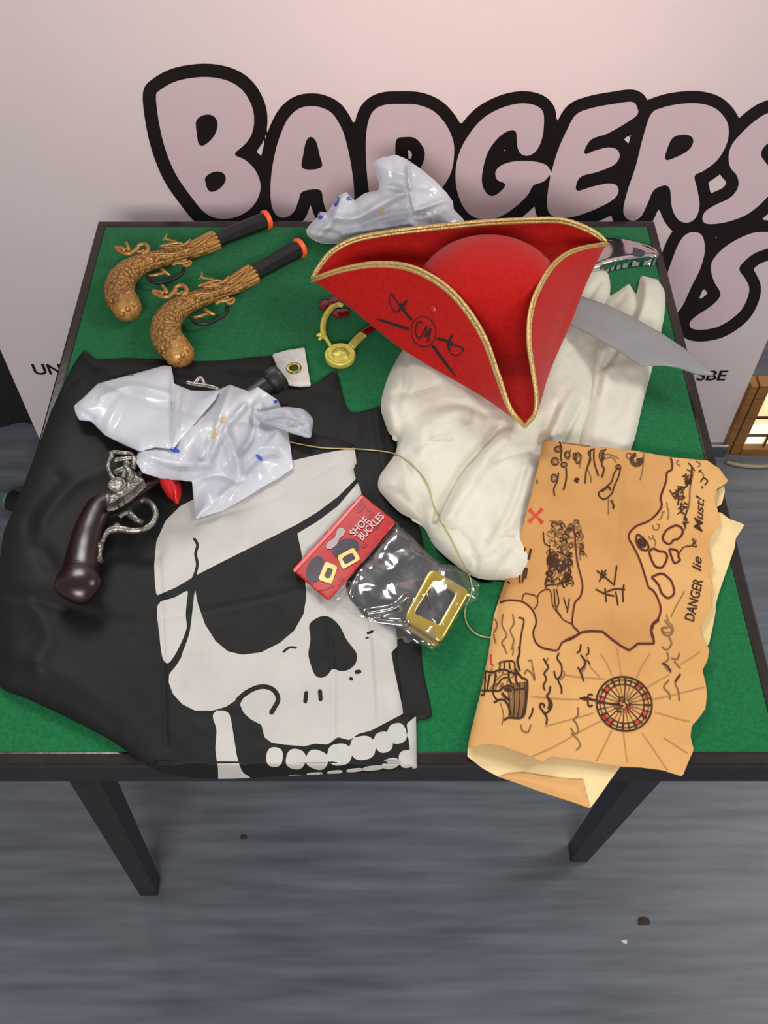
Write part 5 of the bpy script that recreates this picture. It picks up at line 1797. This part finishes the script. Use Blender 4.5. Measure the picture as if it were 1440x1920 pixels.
# ================================================================== thin cord lying across everything
surf = world_bvh([c for r in (flag, shirt, pk) for c in r.children if c.type == 'MESH' and c.name.split('.')[0] in ('folded_underlayer', 'printed_face', 'shirt_body', 'clear_film')] +
                 [c for c in table.children if c.name.startswith('baize')])
CORD = [(538,828),(570,835),(610,841),(655,842),(700,845),(744,853),(780,879),(803,912),(810,940),(822,970),(845,1010),(862,1046),(880,1080),(885,1110),(872,1140),(872,1160),(882,1180),(900,1193),(922,1196),(940,1194)]
P2 = dens(CORD, 4)
cz = cast(surf, P2, 0.0012)
cz = np.stack([np.convolve(np.pad(cz[:, i], 2, mode='edge'), np.ones(5) / 5, 'valid') for i in range(3)], 1)
cz[:, 2] += 0.0008
tag(tube('elastic_string', cz, 0.0008, M_cord, None, 6), 'thin gold elastic string trailing across the flag and the shirt', 'string')

# ================================================================== small clear clip
z_ = 0.7135
cl = thing('plastic_clip', tuple(unz(380, 718, 0.708)), 'small clear plastic clip lying on the flag behind the bag', 'clip')
for L, r in (([(350,716),(362,720),(380,722),(400,726),(410,731)], .0035), ([(362,722),(370,712),(376,707)], .003), ([(376,707),(381,714),(384,722)], .003)):
    P2 = cr(L, 5, False)
    tube('clip_bar', [at(x, y, z_) for x, y in P2], r, M_clear, cl, 10, 0.7)

# ================================================================== things beside the banner
M_fwood = mat('oak_frame', (150, 104, 52), 0.5, 0, (126, 84, 40), 9, (1, 1, 9), bump=0.15, bscale=60)
M_fdark = mat('oak_groove', (70, 44, 20), 0.6)
M_glow = bpy.data.materials.new('lit_glass')
M_glow.use_nodes = True
nt = M_glow.node_tree
bs = nt.nodes['Principled BSDF']
vt = nt.nodes.new('ShaderNodeTexNoise')
vt.inputs['Scale'].default_value = 9.0
tcn = nt.nodes.new('ShaderNodeTexCoord')
nt.links.new(tcn.outputs['Object'], vt.inputs['Vector'])
rpn = nt.nodes.new('ShaderNodeValToRGB')
rpn.color_ramp.elements[0].color = lin((246, 214, 150))
rpn.color_ramp.elements[1].color = lin((255, 248, 226))
rpn.color_ramp.elements[0].position, rpn.color_ramp.elements[1].position = 0.42, 0.52
nt.links.new(vt.outputs['Fac'], rpn.inputs[0])
nt.links.new(rpn.outputs[0], bs.inputs['Base Color'])
nt.links.new(rpn.outputs[0], bs.inputs['Emission Color'])
bs.inputs['Emission Strength'].default_value = 0.75
FYp = 1.338
fx = uny(1353, 853, FYp)
X0 = float(fx[0])
XR = X0 + 0.55
fr_ = thing('framed_glass_panel', (X0 + .27, FYp, 0), 'low oak-framed glass panel glowing with light, standing right of the banner', 'glass panel')
HT = 0.215
box('frame_stile', X0, X0 + 0.014, FYp, FYp + 0.03, 0, HT, M_fwood, fr_, 0.002)
box('frame_groove', X0 + 0.0142, X0 + 0.0178, FYp + 0.005, FYp + 0.03, 0.002, HT - .002, M_fdark, fr_)
box('frame_stile', X0 + 0.018, X0 + 0.040, FYp + 0.002, FYp + 0.03, 0, HT, M_fwood, fr_, 0.002)
box('frame_stile', XR - 0.03, XR, FYp, FYp + 0.03, 0, HT, M_fwood, fr_, 0.002)
box('frame_rail', X0 + 0.0402, XR - 0.0302, FYp, FYp + 0.03, 0.0, 0.020, M_fwood, fr_, 0.002)
box('frame_rail', X0 + 0.0402, XR - 0.0302, FYp, FYp + 0.03, HT - .02, HT, M_fwood, fr_, 0.002)
box('glass_pane', X0 + 0.0402, XR - 0.0302, FYp + 0.016, FYp + 0.020, 0.0202, HT - 0.0202, M_glow, fr_)
for zz in (0.048, 0.105):
    box('glazing_bar', X0 + 0.0402, XR - 0.0302, FYp + 0.012, FYp + 0.0158, zz, zz + 0.005, M_fdark, fr_)
box('glazing_bar', X0 + 0.085, X0 + 0.089, FYp + 0.0085, FYp + 0.0118, 0.0202, HT - 0.0202, M_fdark, fr_)
P2 = dens([(1362,866),(1385,872),(1415,875),(1445,874),(1500,868)], 6)
tag(tube('floor_cable', [unz(x, y, 0.0042) for x, y in P2], 0.0042, mat('pale_cable', (150, 140, 110), 0.6, 0, (140, 130, 100), 40), None, 8), 'pale cable lying on the floor in front of the framed glass panel', 'cable')
dk = uny(0, 802, 1.42)
cu = thing('black_curtain', (-1.25, 1.44, 0), 'plain black cloth hanging to the floor left of the banner', 'curtain')
V, F = [], []
for i in range(61):
    x = -1.75 + i / 60 * (float(BX0) + 1.75 + 0.06)
    y = 1.425 + 0.008 * math.sin(i * 1.1)
    V += [(x, y, 0.0), (x, y, 1.3)]
for i in range(60):
    F.append([2 * i, 2 * i + 2, 2 * i + 3, 2 * i + 1])
mesh_obj('cloth', V, F, M_black, cu, True)
box('curtain_rod', -1.76, float(BX0) + 0.07, 1.42, 1.432, 1.3, 1.315, M_tblack, cu, 0.003)
# black tube with a green cap on the floor at the left
p0, p1 = unz(20, 938, 0.022), unz(90, 962, 0.022)
fl_ = thing('floor_tube', (float(p0[0]), float(p0[1]), 0), 'black round tube with a green end cap lying on the floor at the left', 'tube')
dr = (p1 - p0) / np.linalg.norm(p1 - p0)
tube('tube_body', [p0 + dr * t for t in np.linspace(0, .16, 6)], [.021, .022, .022, .022, .022, .021], M_black, fl_, 24)
lathe('green_cap', [(0.016, 0), (0.016, 0.006), (0.012, 0.010), (0.0005, 0.011)], mat('green_plastic', (40, 170, 96), 0.4, 0, (46, 180, 104), 30), fl_, p0, 24, axis=-dr)


# ================================================================== crumbs on the floor
def crumb(px, py, r, m, label, seed):
    c = unz(px, py, 0)
    rs_ = np.random.RandomState(seed)
    V, F = [], []
    for i, (rr_, h_) in enumerate(((.7, 0), (1, .25), (.75, .5), (.15, .6))):
        for j in range(8):
            a = 2 * PI * j / 8
            q = rr_ * r * (0.7 + 0.6 * rs_.rand())
            V.append((c[0] + q * 1.5 * math.cos(a), c[1] + q * math.sin(a), h_ * r))
    for i in range(3):
        for j in range(8):
            j2 = (j + 1) % 8
            F.append([i * 8 + j, i * 8 + j2, (i + 1) * 8 + j2, (i + 1) * 8 + j])
    F += [list(range(8))[::-1], [24 + j for j in range(8)]]
    tag(mesh_obj('floor_crumb', V, F, m, None, False), label, 'crumb', 'crumbs on the floor')


M_crumb = mat('brown_crumb', (44, 32, 26), 0.8, 0, (60, 44, 34), 200)
crumb(1207, 1728, 0.007, M_crumb, 'dark brown crumb on the grey floor at the right', 1)
crumb(457, 1570, 0.0045, M_crumb, 'dark brown crumb on the floor under the table', 2)
crumb(1171, 1765, 0.0035, mat('white_crumb', (196, 196, 196), 0.8), 'tiny white crumb on the grey floor', 3)
for o in bpy.data.objects:
    if '_o' in o:
        del o['_o']
